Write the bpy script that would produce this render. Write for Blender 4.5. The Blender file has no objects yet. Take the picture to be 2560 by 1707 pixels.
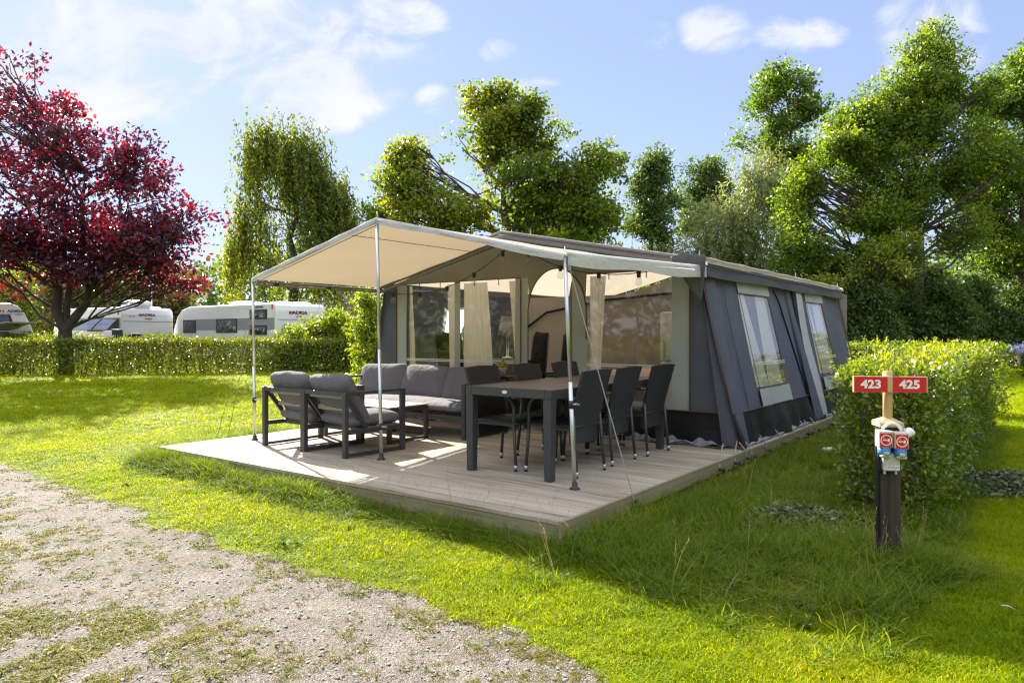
import bpy, math, random
import numpy as np
from mathutils import Vector, Matrix

random.seed(7)
RNG = np.random.default_rng(11)
sc = bpy.context.scene
COL = sc.collection
R = math.radians
PI = math.pi

# ------------------------------------------------------------------ frame of the tent and its deck
TH = 0.6420
FX, FY = 0.311, 4.580            # front right corner of the deck, camera stands at the origin
DZ = 0.17                        # deck surface
CAMZ = 1.37
CT, ST = math.cos(TH), math.sin(TH)
def W(a, v, z=0.0):              # a: metres left of the deck's right edge, v: metres behind its front edge
    return Vector((FX - a*CT + v*ST, FY + a*ST + v*CT, z))
def L(a, v, z): return (-a, v, z)

# ------------------------------------------------------------------ mesh builder
class MB:
    def __init__(s): s.v = []; s.f = []
    def add(s, vs, fs):
        n = len(s.v); s.v.extend([tuple(p) for p in vs]); s.f.extend([tuple(i+n for i in f) for f in fs]); return s
    def box(s, c, d, rot=None):
        x, y, z = d[0]/2, d[1]/2, d[2]/2
        vs = [Vector((i*x, j*y, k*z)) for i in (-1, 1) for j in (-1, 1) for k in (-1, 1)]
        if rot is not None: vs = [rot @ p for p in vs]
        c = Vector(c)
        return s.add([p + c for p in vs], [(0,1,3,2),(4,6,7,5),(0,4,5,1),(2,3,7,6),(0,2,6,4),(1,5,7,3)])
    def bar(s, p, q, w, h=None, up=(0,0,1)):
        p, q = Vector(p), Vector(q); h = h or w
        d = (q-p); ln = d.length; d.normalize(); u = Vector(up)
        if abs(d.dot(u)) > .98: u = Vector((0,1,0))
        sx = d.cross(u).normalized(); sz = sx.cross(d)
        m = Matrix((sx, d, sz)).transposed()
        return s.box((p+q)/2, (w, ln, h), m)
    def tube(s, pts, r, seg=8, cap=True):
        pts = [Vector(p) for p in pts]; n = len(pts)
        rs = r if isinstance(r, (list, tuple)) else [r]*n
        vs = []; prev = None
        for i, p in enumerate(pts):
            d = (pts[min(i+1, n-1)] - pts[max(i-1, 0)])
            d = d.normalized() if d.length > 1e-9 else Vector((0,0,1))
            if prev is None:
                u = Vector((0,0,1)) if abs(d.z) < .9 else Vector((1,0,0))
                u = (u - d*u.dot(d)).normalized()
            else:
                u = prev - d*prev.dot(d)
                u = u.normalized() if u.length > 1e-6 else d.orthogonal().normalized()
            prev = u; w = d.cross(u)
            for k in range(seg):
                t = 2*PI*k/seg
                vs.append(p + (u*math.cos(t) + w*math.sin(t))*rs[i])
        fs = []
        for i in range(n-1):
            for k in range(seg):
                k2 = (k+1) % seg
                fs.append((i*seg+k, i*seg+k2, (i+1)*seg+k2, (i+1)*seg+k))
        if cap:
            fs.append(tuple(reversed(range(seg)))); fs.append(tuple((n-1)*seg+k for k in range(seg)))
        return s.add(vs, fs)
    def lathe(s, prof, c=(0,0,0), seg=16):
        c = Vector(c); vs = []; n = len(prof)
        for r, z in prof:
            for k in range(seg):
                t = 2*PI*k/seg; vs.append(c + Vector((r*math.cos(t), r*math.sin(t), z)))
        fs = [(i*seg+k, i*seg+(k+1)%seg, (i+1)*seg+(k+1)%seg, (i+1)*seg+k) for i in range(n-1) for k in range(seg)]
        fs.append(tuple(reversed(range(seg)))); fs.append(tuple((n-1)*seg+k for k in range(seg)))
        return s.add(vs, fs)
    def grid(s, fn, nu, nv, keep=None):
        vs = [fn(i/nu, j/nv) for j in range(nv+1) for i in range(nu+1)]
        fs = []
        for j in range(nv):
            for i in range(nu):
                if keep is None or keep((i+.5)/nu, (j+.5)/nv):
                    fs.append((j*(nu+1)+i, j*(nu+1)+i+1, (j+1)*(nu+1)+i+1, (j+1)*(nu+1)+i))
        return s.add(vs, fs)
    def prism(s, poly, y0, y1):          # poly in (x,z), extruded along y
        n = len(poly)
        vs = [(x, y0, z) for x, z in poly] + [(x, y1, z) for x, z in poly]
        fs = [tuple(range(n)), tuple(reversed(range(n, 2*n)))]
        fs += [((i+1)%n, i, n+i, n+(i+1)%n) for i in range(n)]
        return s.add(vs, fs)
    def cushion(s, c, d, rot=None, e=.28, nu=32, nv=16, sag=0.0, seed=0):
        c = Vector(c); vs = []
        sp = lambda w, m: math.copysign(abs(w)**m, w)
        rr = random.Random(seed); ph = [rr.uniform(0, 6.28) for _ in range(6)]
        for j in range(nv+1):
            be = -PI/2 + PI*j/nv
            for i in range(nu):
                al = 2*PI*i/nu
                x = sp(math.cos(be), .42)*sp(math.cos(al), e); y = sp(math.cos(be), .42)*sp(math.sin(al), e); z = sp(math.sin(be), .75)
                th = .72 + .28*(1-abs(x)**3)*(1-abs(y)**3)
                z = z*th + .05*math.sin(3*x+ph[0])*math.cos(2.3*y+ph[1]) - sag*(1-x*x)*(.5+.5*y)
                x += .025*math.sin(3.1*y+ph[2]) ; y += .03*math.sin(2.6*x+ph[3])
                p = Vector((x*d[0]/2, y*d[1]/2, z*d[2]/2))
                if rot is not None: p = rot @ p
                vs.append(p + c)
        fs = [(j*nu+i, j*nu+(i+1)%nu, (j+1)*nu+(i+1)%nu, (j+1)*nu+i) for j in range(nv) for i in range(nu)]
        return s.add(vs, fs)

def obj(name, mb, m, parent=None, smooth=False, bevel=0, loc=None, rot=None, solid=0, label=None):
    me = bpy.data.meshes.new(name)
    me.from_pydata(mb.v, [], mb.f); me.update()
    if smooth: me.polygons.foreach_set('use_smooth', [True]*len(me.polygons))
    me.materials.append(m)
    o = bpy.data.objects.new(name, me); COL.objects.link(o)
    if parent is not None: o.parent = parent
    if loc is not None: o.location = loc
    if rot is not None: o.rotation_euler = rot
    if solid:
        md = o.modifiers.new('thickness', 'SOLIDIFY'); md.thickness = solid; md.offset = 0
    if bevel:
        md = o.modifiers.new('edge', 'BEVEL'); md.width = bevel; md.segments = 2; md.limit_method = 'ANGLE'; md.angle_limit = R(40)
    if label: o['label'] = label
    return o
def tag(o, label=None, cat=None, group=None, kind=None):
    if label: o['label'] = label
    if cat: o['category'] = cat
    if group: o['group'] = group
    if kind: o['kind'] = kind
    return o
def thing(name, label, cat, loc=(0,0,0), rz=0, group=None):
    o = bpy.data.objects.new(name, None); COL.objects.link(o)
    o.empty_display_size = .2
    o.location = loc; o.rotation_euler = (0, 0, rz)
    return tag(o, label, cat, group)
def copy_tree(o, parent=None):
    c = o.copy(); COL.objects.link(c)
    if parent is not None: c.parent = parent
    for ch in list(o.children): copy_tree(ch, c)
    return c
def text(name, body, size, m, parent, loc, rot, bold=0.0, ext=.0015, wide=1.0):
    cu = bpy.data.curves.new('t', 'FONT'); cu.body = body; cu.size = size; cu.align_x = 'CENTER'; cu.align_y = 'CENTER'
    cu.extrude = ext; cu.offset = bold; cu.resolution_u = 4
    t = bpy.data.objects.new('t', cu); COL.objects.link(t)
    bpy.context.view_layer.update()
    me = bpy.data.meshes.new_from_object(t.evaluated_get(bpy.context.evaluated_depsgraph_get()))
    bpy.data.objects.remove(t); bpy.data.curves.remove(cu)
    me.materials.clear(); me.materials.append(m)
    o = bpy.data.objects.new(name, me); COL.objects.link(o); o.parent = parent; o.location = loc; o.rotation_euler = rot
    o.scale = (wide, 1, 1)
    return o

# ------------------------------------------------------------------ materials
def newmat(name):
    m = bpy.data.materials.new(name); m.use_nodes = True; nt = m.node_tree
    return m, nt, nt.nodes['Principled BSDF'], nt.nodes['Material Output']
def node(nt, t, **kw):
    n = nt.nodes.new(t)
    for k, v in kw.items(): setattr(n, k, v)
    return n
def ramp(nt, fac, stops):
    n = node(nt, 'ShaderNodeValToRGB'); nt.links.new(fac, n.inputs[0])
    el = n.color_ramp.elements
    while len(el) > 1: el.remove(el[-1])
    el[0].position = stops[0][0]; el[0].color = (*stops[0][1], 1)
    for p, c in stops[1:]:
        e = el.new(p); e.color = (*c, 1)
    return n.outputs[0]
def coords(nt, scale=(1,1,1), world=False):
    if world:
        g = node(nt, 'ShaderNodeNewGeometry'); o = g.outputs['Position']
    else:
        g = node(nt, 'ShaderNodeTexCoord'); o = g.outputs['Object']
    mp = node(nt, 'ShaderNodeMapping'); mp.inputs['Scale'].default_value = scale
    nt.links.new(o, mp.inputs['Vector']); return mp.outputs[0]
def noise(nt, vec, scale, detail=4, rough=.55, dist=0):
    n = node(nt, 'ShaderNodeTexNoise'); nt.links.new(vec, n.inputs['Vector'])
    n.inputs['Scale'].default_value = scale; n.inputs['Detail'].default_value = detail
    n.inputs['Roughness'].default_value = rough; n.inputs['Distortion'].default_value = dist
    return n.outputs['Fac']
def bump(nt, bs, h, strength, dist=.01):
    b = node(nt, 'ShaderNodeBump'); b.inputs['Strength'].default_value = strength; b.inputs['Distance'].default_value = dist
    nt.links.new(h, b.inputs['Height']); nt.links.new(b.outputs[0], bs.inputs['Normal']); return b
def mul(c, k): return tuple(min(1, x*k) for x in c)
def math_(nt, op, a, b=None, c=None, clamp=False):
    n = node(nt, 'ShaderNodeMath', operation=op); n.use_clamp = clamp
    for i, x in enumerate((a, b, c)):
        if x is None: continue
        if isinstance(x, (int, float)): n.inputs[i].default_value = x
        else: nt.links.new(x, n.inputs[i])
    return n.outputs[0]
def plain(name, c, rough=.5, metal=0, var=.12, vscale=6, bs=0, bscale=80, spec=.5, stretch=(1,1,1), coat=0):
    m, nt, b, out = newmat(name)
    v = coords(nt, stretch)
    nt.links.new(ramp(nt, noise(nt, v, vscale, 5), [(.25, mul(c, 1-var)), (.75, mul(c, 1+var))]), b.inputs['Base Color'])
    b.inputs['Roughness'].default_value = rough; b.inputs['Metallic'].default_value = metal
    b.inputs['Specular IOR Level'].default_value = spec
    if coat: b.inputs['Coat Weight'].default_value = coat; b.inputs['Coat Roughness'].default_value = .08
    if bs: bump(nt, b, noise(nt, v, bscale, 3), bs)
    return m
def cloth(name, c, trans=0, tcol=None, weave=900, wr=.15, var=.1, rough=.9, wrscale=5):
    m, nt, b, out = newmat(name)
    v = coords(nt)
    big = noise(nt, v, 2.2, 4)
    fine = noise(nt, v, 140, 2)
    f = math_(nt, 'ADD', math_(nt, 'MULTIPLY', big, .7), math_(nt, 'MULTIPLY', fine, .3))
    nt.links.new(ramp(nt, f, [(.3, mul(c, 1-var)), (.7, mul(c, 1+var))]), b.inputs['Base Color'])
    b.inputs['Roughness'].default_value = rough; b.inputs['Specular IOR Level'].default_value = .25
    h = math_(nt, 'ADD', noise(nt, v, wrscale, 3, .5, .6), math_(nt, 'MULTIPLY', fine, .03))
    bump(nt, b, h, wr, .05)
    if trans:
        t = node(nt, 'ShaderNodeBsdfTranslucent'); t.inputs[0].default_value = (*(tcol or c), 1)
        mx = node(nt, 'ShaderNodeMixShader'); mx.inputs[0].default_value = trans
        nt.links.new(b.outputs[0], mx.inputs[1]); nt.links.new(t.outputs[0], mx.inputs[2]); nt.links.new(mx.outputs[0], out.inputs[0])
    return m
def leafmat(name, stops, tk=(1.5, 1.6, .5), trans=.5, rough=.45, spec=.5):
    m, nt, b, out = newmat(name)
    at = node(nt, 'ShaderNodeAttribute', attribute_name='t')
    col = ramp(nt, at.outputs['Fac'], stops)
    nt.links.new(col, b.inputs['Base Color'])
    b.inputs['Roughness'].default_value = rough; b.inputs['Specular IOR Level'].default_value = spec
    t = node(nt, 'ShaderNodeBsdfTranslucent')
    mm = node(nt, 'ShaderNodeMix', data_type='RGBA', blend_type='MULTIPLY'); mm.inputs['Factor'].default_value = 1
    nt.links.new(col, mm.inputs['A']); mm.inputs['B'].default_value = (*tk, 1)
    nt.links.new(mm.outputs['Result'], t.inputs[0])
    mx = node(nt, 'ShaderNodeMixShader'); mx.inputs[0].default_value = trans
    nt.links.new(b.outputs[0], mx.inputs[1]); nt.links.new(t.outputs[0], mx.inputs[2]); nt.links.new(mx.outputs[0], out.inputs[0])
    return m
def grassmat(name, stops, tk=(1.5, 1.5, .5), trans=.5):
    m, nt, b, out = newmat(name)
    at = node(nt, 'ShaderNodeAttribute', attribute_name='t')
    oi = node(nt, 'ShaderNodeObjectInfo')
    pos = coords(nt, (1,1,1), True)
    f = math_(nt, 'ADD', math_(nt, 'MULTIPLY', at.outputs['Fac'], .45), math_(nt, 'MULTIPLY', oi.outputs['Random'], .2))
    f = math_(nt, 'ADD', f, math_(nt, 'MULTIPLY', noise(nt, pos, 1.1, 4), .7))
    f = math_(nt, 'SUBTRACT', f, .17)
    col = ramp(nt, f, stops)
    nt.links.new(col, b.inputs['Base Color'])
    b.inputs['Roughness'].default_value = .55; b.inputs['Specular IOR Level'].default_value = .10
    t = node(nt, 'ShaderNodeBsdfTranslucent')
    mm = node(nt, 'ShaderNodeMix', data_type='RGBA', blend_type='MULTIPLY'); mm.inputs['Factor'].default_value = 1
    nt.links.new(col, mm.inputs['A']); mm.inputs['B'].default_value = (*tk, 1)
    nt.links.new(mm.outputs['Result'], t.inputs[0])
    mx = node(nt, 'ShaderNodeMixShader'); mx.inputs[0].default_value = trans
    nt.links.new(b.outputs[0], mx.inputs[1]); nt.links.new(t.outputs[0], mx.inputs[2]); nt.links.new(mx.outputs[0], out.inputs[0])
    return m
def vinyl(name, tint=(.90,.90,.87), refl=1.0):
    m, nt, b, out = newmat(name); nt.nodes.remove(b)
    tr = node(nt, 'ShaderNodeBsdfTransparent'); tr.inputs[0].default_value = (*tint, 1)
    gl = node(nt, 'ShaderNodeBsdfGlossy'); gl.inputs['Roughness'].default_value = .03
    lw = node(nt, 'ShaderNodeLayerWeight'); lw.inputs[0].default_value = .5
    fres = math_(nt, 'ADD', math_(nt, 'MULTIPLY', math_(nt, 'POWER', lw.outputs['Facing'], 5.0), .95), .05)
    v = coords(nt)
    bp = node(nt, 'ShaderNodeBump'); bp.inputs['Strength'].default_value = .04; bp.inputs['Distance'].default_value = .006
    nt.links.new(noise(nt, v, 2.5, 1, .4, .2), bp.inputs['Height']); nt.links.new(bp.outputs[0], gl.inputs['Normal'])
    mx = node(nt, 'ShaderNodeMixShader')
    nt.links.new(math_(nt, 'MULTIPLY', fres, 1.5*refl, clamp=True), mx.inputs[0])
    nt.links.new(tr.outputs[0], mx.inputs[1]); nt.links.new(gl.outputs[0], mx.inputs[2]); nt.links.new(mx.outputs[0], out.inputs[0])
    return m
def woodmat(name, c1, c2, c3, axis=0, rough=.75, gs=1.0, island=False, bs=.35):
    m, nt, b, out = newmat(name)
    s = [38*gs]*3; s[axis] = 1.6*gs
    v = coords(nt, s)
    if island:
        g = node(nt, 'ShaderNodeNewGeometry')
        cb = node(nt, 'ShaderNodeCombineXYZ')
        k = math_(nt, 'MULTIPLY', g.outputs['Random Per Island'], 97.0)
        for i in range(3): nt.links.new(k, cb.inputs[i])
        va = node(nt, 'ShaderNodeVectorMath', operation='ADD'); nt.links.new(v, va.inputs[0]); nt.links.new(cb.outputs[0], va.inputs[1]); v = va.outputs[0]
    n1 = noise(nt, v, 1.0, 8, .62, .5)
    s2 = [7*gs]*3; s2[axis] = 1.0*gs
    n2 = noise(nt, coords(nt, s2), .9, 5, .6)
    f = math_(nt, 'ADD', math_(nt, 'MULTIPLY', n1, .62), math_(nt, 'MULTIPLY', n2, .38))
    if island:
        f = math_(nt, 'ADD', f, math_(nt, 'MULTIPLY', math_(nt, 'SUBTRACT', g.outputs['Random Per Island'], .5), .12))
    nt.links.new(ramp(nt, f, [(.30, c1), (.45, c2), (.66, c3)]), b.inputs['Base Color'])
    b.inputs['Roughness'].default_value = rough; b.inputs['Specular IOR Level'].default_value = .25
    bump(nt, b, n1, bs, .006)
    return m

M = {}
M['deck'] = woodmat('deck_wood', (.085,.068,.05), (.335,.285,.22), (.49,.435,.355), 0, island=True)
M['fascia'] = woodmat('fascia_wood', (.14,.12,.065), (.26,.23,.135), (.34,.31,.20), 0, gs=.7)
M['post_wood'] = woodmat('post_wood', (.34,.22,.10), (.55,.38,.19), (.66,.49,.28), 2, gs=.8)
M['dark_post'] = woodmat('dark_post', (.014,.012,.011), (.032,.029,.028), (.085,.066,.05), 2, gs=.6, rough=.6)
M['alu'] = plain('alu', (.62,.64,.65), .32, .85, .06, 20)
M['black_plastic'] = plain('black_plastic', (.02,.02,.022), .45)
M['frame'] = plain('graphite_frame', (.055,.056,.062), .42, .1, .12, 14, .05, 300)
M['cushion'] = cloth('grey_cushion', (.150,.148,.165), wr=.45, var=.12, wrscale=7)
M['table_top'] = woodmat('brown_slats', (.10,.066,.046), (.14,.095,.066), (.18,.13,.095), 1, gs=.5, rough=.5, bs=.1)
M['coffee_top'] = plain('taupe_top', (.33,.30,.27), .45, 0, .06)
M['badge'] = plain('badge', (.75,.75,.75), .3, .3)
M['piping'] = plain('brown_piping', (.14,.065,.04), .8)
M['white'] = plain('white_plastic', (.78,.78,.76), .4, 0, .04)
M['fabric_beige'] = cloth('front_canvas', (.245,.24,.195), trans=.05, tcol=(.4,.38,.3), wr=.22, wrscale=3)
M['fabric_panel'] = cloth('panel_canvas', (.37,.40,.385), trans=.06, wr=.15, wrscale=3)
M['slate'] = cloth('slate_canvas', (.098,.106,.134), wr=.16, wrscale=2.5, var=.14)
M['drape'] = cloth('drape_canvas', (.10,.10,.105), wr=.6, wrscale=5)
M['skirt'] = cloth('black_skirt', (.016,.017,.018), wr=.5, wrscale=4, rough=.6)
M['groundflap'] = cloth('grey_groundflap', (.25,.27,.31), wr=.8, wrscale=9, rough=.45)
M['roof'] = cloth('roof_canvas', (.55,.53,.48), trans=.42, tcol=(.50,.43,.34), wr=.35, wrscale=2.5)
M['roof_grey'] = cloth('roof_trim', (.21,.20,.20), wr=.45, wrscale=4)
M['awning'] = cloth('awning_canvas', (.60,.54,.42), trans=.5, tcol=(.225,.178,.115), wr=.12, wrscale=3, var=.05)
M['awning_white'] = cloth('awning_white', (.80,.80,.80), trans=.5, tcol=(.62,.64,.68), wr=.45, wrscale=9, var=.04)
M['inner'] = cloth('inner_tent', (.28,.25,.21), trans=.15, tcol=(.35,.31,.26), wr=.4, wrscale=2.5)
M['curtain'] = cloth('curtain', (.97,.95,.89), trans=.70, tcol=(.97,.95,.88), wr=.2, wrscale=4, var=.05)
M['vinyl'] = vinyl('vinyl')
M['glass'] = vinyl('lamp_glass', (.92,.92,.9))
M['black_cloth'] = cloth('black_cloth', (.012,.012,.014), wr=.5, wrscale=6)
M['cord'] = plain('cord', (.02,.02,.02), .6)
M['rope'] = plain('rope', (.32,.31,.27), .8)
def wicker():
    m, nt, b, out = newmat('wicker')
    tc = node(nt, 'ShaderNodeTexCoord'); sp = node(nt, 'ShaderNodeSeparateXYZ'); nt.links.new(tc.outputs['Object'], sp.inputs[0])
    y = math_(nt, 'ADD', sp.outputs['Y'], math_(nt, 'MULTIPLY', sp.outputs['X'], .9))
    sy = math_(nt, 'SINE', math_(nt, 'MULTIPLY', y, 190.0)); sz = math_(nt, 'SINE', math_(nt, 'MULTIPLY', sp.outputs['Z'], 300.0))
    p = math_(nt, 'MULTIPLY', sy, sz)
    nt.links.new(ramp(nt, math_(nt, 'ADD', math_(nt, 'MULTIPLY', p, .5), .5), [(.15, (.010,.010,.010)), (.6, (.026,.026,.025)), (.95, (.045,.045,.042))]), b.inputs['Base Color'])
    b.inputs['Roughness'].default_value = .42
    bump(nt, b, p, .8, .004)
    return m
M['wicker'] = wicker()
M['capm'] = plain('foot_cap', (.55,.56,.56), .3, .6)
# ================================================================== DECK
deck = thing('wooden_deck', 'weathered timber deck carrying the tent, sofa set and dining table', 'deck', W(0,0,0), -TH)
mb = MB(); v = 0.0; rr = random.Random(3)
while v < 9.75:
    z = DZ - .014 + rr.uniform(-.0012, .0012)
    mb.box((-2.528, v+.069, z), (5.056, .138, .028)); v += .145
obj('deck_boards', mb, M['deck'], deck, bevel=.003)
mb = MB(); mb.box((-2.528, .020, .083), (5.054, .028, .112)); obj('fascia_board', mb, M['fascia'], deck, bevel=.003)
mb = MB(); mb.box((4.88, .017, 0), (9.78, .028, .118)); obj('fascia_board', mb, M['fascia'], deck, bevel=.003, loc=(.019, 0, .112), rot=(0, 0, PI/2))
mb = MB(); mb.box((1.7, 0, 0), (3.4, .028, .115)); obj('fascia_board', mb, M['fascia'], deck, bevel=.003, loc=(-5.075, 0, .11), rot=(0, 0, PI/2))
mb = MB()
for x in (-4.7, -3.6, -2.5, -1.4, -.3): mb.box((x, 4.9, .065), (.07, 9.6, .14))
obj('joist', mb, M['fascia'], deck)

# ================================================================== TENT
tent = thing('frame_tent', 'large grey frame tent with clear windows and arched doorway on the timber deck', 'tent', W(0,0,0), -TH)
VF, VB = 3.53, 9.55
PA, PZ = 3.05, 2.60
def ztop(a):
    if a <= PA: return 2.10 + (PZ-2.10)*(a-.5)/(PA-.5)
    return PZ + (2.03-PZ)*(a-PA)/(5.3-PA)
def rcorner(z): return .22 + (z-DZ)*.145
def lcorner(z): return 5.68 - (z-DZ)*.2
def wob(a, z): return .007*math.sin(3.1*a+1.7*z) + .004*math.sin(8*a-2.3*z)
def wallpatch(mb, a0, a1, z0, z1, na, nz, dv=0.0):
    f0 = a0 if callable(a0) else (lambda z: a0); f1 = a1 if callable(a1) else (lambda z: a1)
    g0 = z0 if callable(z0) else (lambda a: z0); g1 = z1 if callable(z1) else (lambda a: z1)
    def fn(s, t):
        am = .5*(f0(1.2)+f1(1.2)) if (callable(a0) or callable(a1)) else a0+(a1-a0)*s
        z = g0(am)+(g1(am)-g0(am))*t
        a = f0(z)+(f1(z)-f0(z))*s
        return L(a, VF+wob(a, z)*(.12 if dv > .005 else 1)+dv, z)
    mb.grid(fn, na, nz)
ZW = 2.07
def zw(a): return min(ZW, ztop(a)-.012)
def arch(a):
    u = (a-2.342)/.427
    return 1.62 + .545*math.sqrt(max(0, 1-u*u))
mb = MB()
def gable(s, t):
    a = .62+4.495*s
    z0 = arch(a) if 1.915 < a < 2.769 else zw(a)
    z = z0+(ztop(a)-z0)*t
    return L(a, VF+wob(a, z), z)
mb.grid(gable, 240, 5); obj('front_gable', mb, M['fabric_beige'], tent, True)
for a0, a1 in ((.62, .83), (2.769, 2.976), (3.91, 4.01), (4.92, 5.115)):
    mb = MB(); wallpatch(mb, a0, a1, .53, zw, 3, 14); obj('front_panel', mb, M['fabric_panel'], tent, True)
for a0, a1 in ((.83, 1.915), (2.976, 3.91), (4.01, 4.92)):
    mb = MB(); wallpatch(mb, a0, a1, .53, .60, 8, 1); obj('sill_panel', mb, M['fabric_panel'], tent, True)
mb = MB(); wallpatch(mb, 1.915, 2.125, .2, lambda a: arch(a)-.004, 10, 20, .004)
df = obj('door_flap', mb, M['fabric_panel'], tent, True)
mb = MB()   # the part of the door that hangs folded back inside the opening
def fold(s, t):
    z = .25 + 1.80*t
    a = 2.13 + .055*math.sin(PI*t)*1.2 + .02*math.sin(9*t) - .10*s
    return L(a, VF + .02 + .14*s + .02*math.sin(7*t+2*s), z)
mb.grid(fold, 8, 24); obj('door_fold', mb, M['fabric_beige'], tent, True)
mb = MB(); wallpatch(mb, rcorner, .62, .53, lambda a: 2.085, 4, 14); obj('corner_panel', mb, M['slate'], tent, True)
mb = MB(); wallpatch(mb, 5.115, lcorner, .53, lambda a: 2.03, 4, 14); obj('corner_panel', mb, M['slate'], tent, True)
mb = MB()
def skirtf(a0, a1):
    def fn(s, t):
        a = a0+(a1-a0)*s; z = .19+.34*t
        b = (1-t)*(.05*math.sin(5*a)+.03*math.sin(13*a+2)) + .02
        return L(a, VF - b*.6*(1-t) , z)
    mb.grid(fn, int(24*abs(a1-a0))+2, 6)
skirtf(.235, 2.125); obj('skirt', mb, M['skirt'], tent, True)
mb = MB(); skirtf(2.769, 5.66); obj('skirt', mb, M['skirt'], tent, True)
mb = MB(); rr = random.Random(5)
def gf(s, t):
    a = .2+5.3*s
    return L(a, VF-.04-.10*t-.03*math.sin(9*a)*t, .178+.03*(1-t)+.022*math.sin(17*a+3*t)+.016*math.sin(41*a)*(1-t)+.02)
mb.grid(gf, 160, 4); obj('ground_flap', mb, M['groundflap'], tent, True); mb = MB()
def gf2(s, t):
    vv = VF+6*s
    return L(.10-.06*t, vv, .175+.012+.05*abs(math.sin(2.1*vv))*abs(math.sin(5*vv))*(1-t)+.005*math.sin(23*vv))
mb.grid(gf2, 150, 3)
obj('ground_flap', mb, M['groundflap'], tent, True)

def window_front(a0, a1, bar):
    mb = MB(); wallpatch(mb, a0, a1, .60, zw, 14, 14, .006)
    w = obj('window', mb, M['vinyl'], tent, True)
    mb = MB()
    for dz in (.010, -.012): mb.bar(L(a0+.01, VF-.012, 1.0+dz), L(a1-.01, VF-.012, 1.0+dz), .006, .011)
    obj('window_bar', mb, M['white'], w)
    for q in (.28, .72):
        a = a0+(a1-a0)*q; mb = MB(); mb.bar(L(a, VF-.008, zw(a)), L(a, VF-.008, zw(a)-.075), .008, .008)
        obj('toggle', mb, M['black_plastic'], w)
    return w
w1 = window_front(4.01, 4.92, 0); w2 = window_front(2.976, 3.91, 0); w3 = window_front(.83, 1.915, 0)
def curtain(par, at, ab, z0=.62, z1=2.05, v=VF+.07, n=6, ph=0):
    mb = MB()
    def fn(s, t):
        q = t**1.3
        a = (ab[0]+(at[0]-ab[0])*q) + ((ab[1]-ab[0])+((at[1]-at[0])-(ab[1]-ab[0]))*q)*s
        return L(a, v+.018*math.sin(2*PI*n*s+ph)+.006*math.sin(5*s*n+4*t), z0+(z1-z0)*t)
    mb.grid(fn, n*8, 10); return obj('curtain', mb, M['curtain'], par, True)
curtain(w1, (4.01, 4.19), (4.01, 4.15), n=4); curtain(w1, (4.89, 4.92), (4.82, 4.92), n=2)
curtain(w2, (3.50, 3.91), (3.40, 3.91), n=6, ph=1); curtain(w2, (2.976, 3.12), (2.976, 3.0), n=3)
curtain(w3, (1.70, 1.915), (1.79, 1.915), n=4, ph=2)
# --- right side wall (slopes out towards the ground)
def side(sgn):
    if sgn > 0: return lambda v, z, o=0: L(.07+(z-DZ)*.2205-o, v, z)
    return lambda v, z, o=0: L(5.70-(z-DZ)*.2+o, v, z)
SR, SL = side(1), side(-1)
def sidewall(S, wins, nm, m):
    mb = MB()
    vs = sorted(set([VF-.06, VB]+[x for w in wins for x in w[:2]])); zs = sorted(set([.53, 2.12]+[x for w in wins for x in w[2:]]))
    for i in range(len(vs)-1):
        for j in range(len(zs)-1):
            vm, zm = (vs[i]+vs[i+1])/2, (zs[j]+zs[j+1])/2
            if any(w[0] < vm < w[1] and w[2] < zm < w[3] for w in wins): continue
            def fn(s, t, i=i, j=j):
                v = vs[i]+(vs[i+1]-vs[i])*s; z = zs[j]+(zs[j+1]-zs[j])*t
                return S(v, z, .010*math.sin(2.2*v+1.3*z)+.006*math.sin(6*v-3*z))
            mb.grid(fn, 8, 6)
    return obj(nm, mb, m, tent, True)
WR = [(4.50, 5.64, .745, 1.84), (7.42, 8.42, .775, 1.86)]
WL = [(4.85, 5.95, .70, 1.80), (7.2, 8.6, .75, 1.80)]
sidewall(SR, WR, 'side_wall', M['slate']); sidewall(SL, WL, 'side_wall', M['slate'])
for S in (SR, SL):
    mb = MB()
    def fn(s, t):
        v = VF-.06+(VB-VF+.06)*s; z = .185+.345*t
        return S(v, z, (1-t)*(.035*math.sin(4*v)+.025*math.sin(11*v+1)) + .012)
    mb.grid(fn, 120, 6)
    obj('side_skirt', mb, M['skirt'], tent, True)
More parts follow.
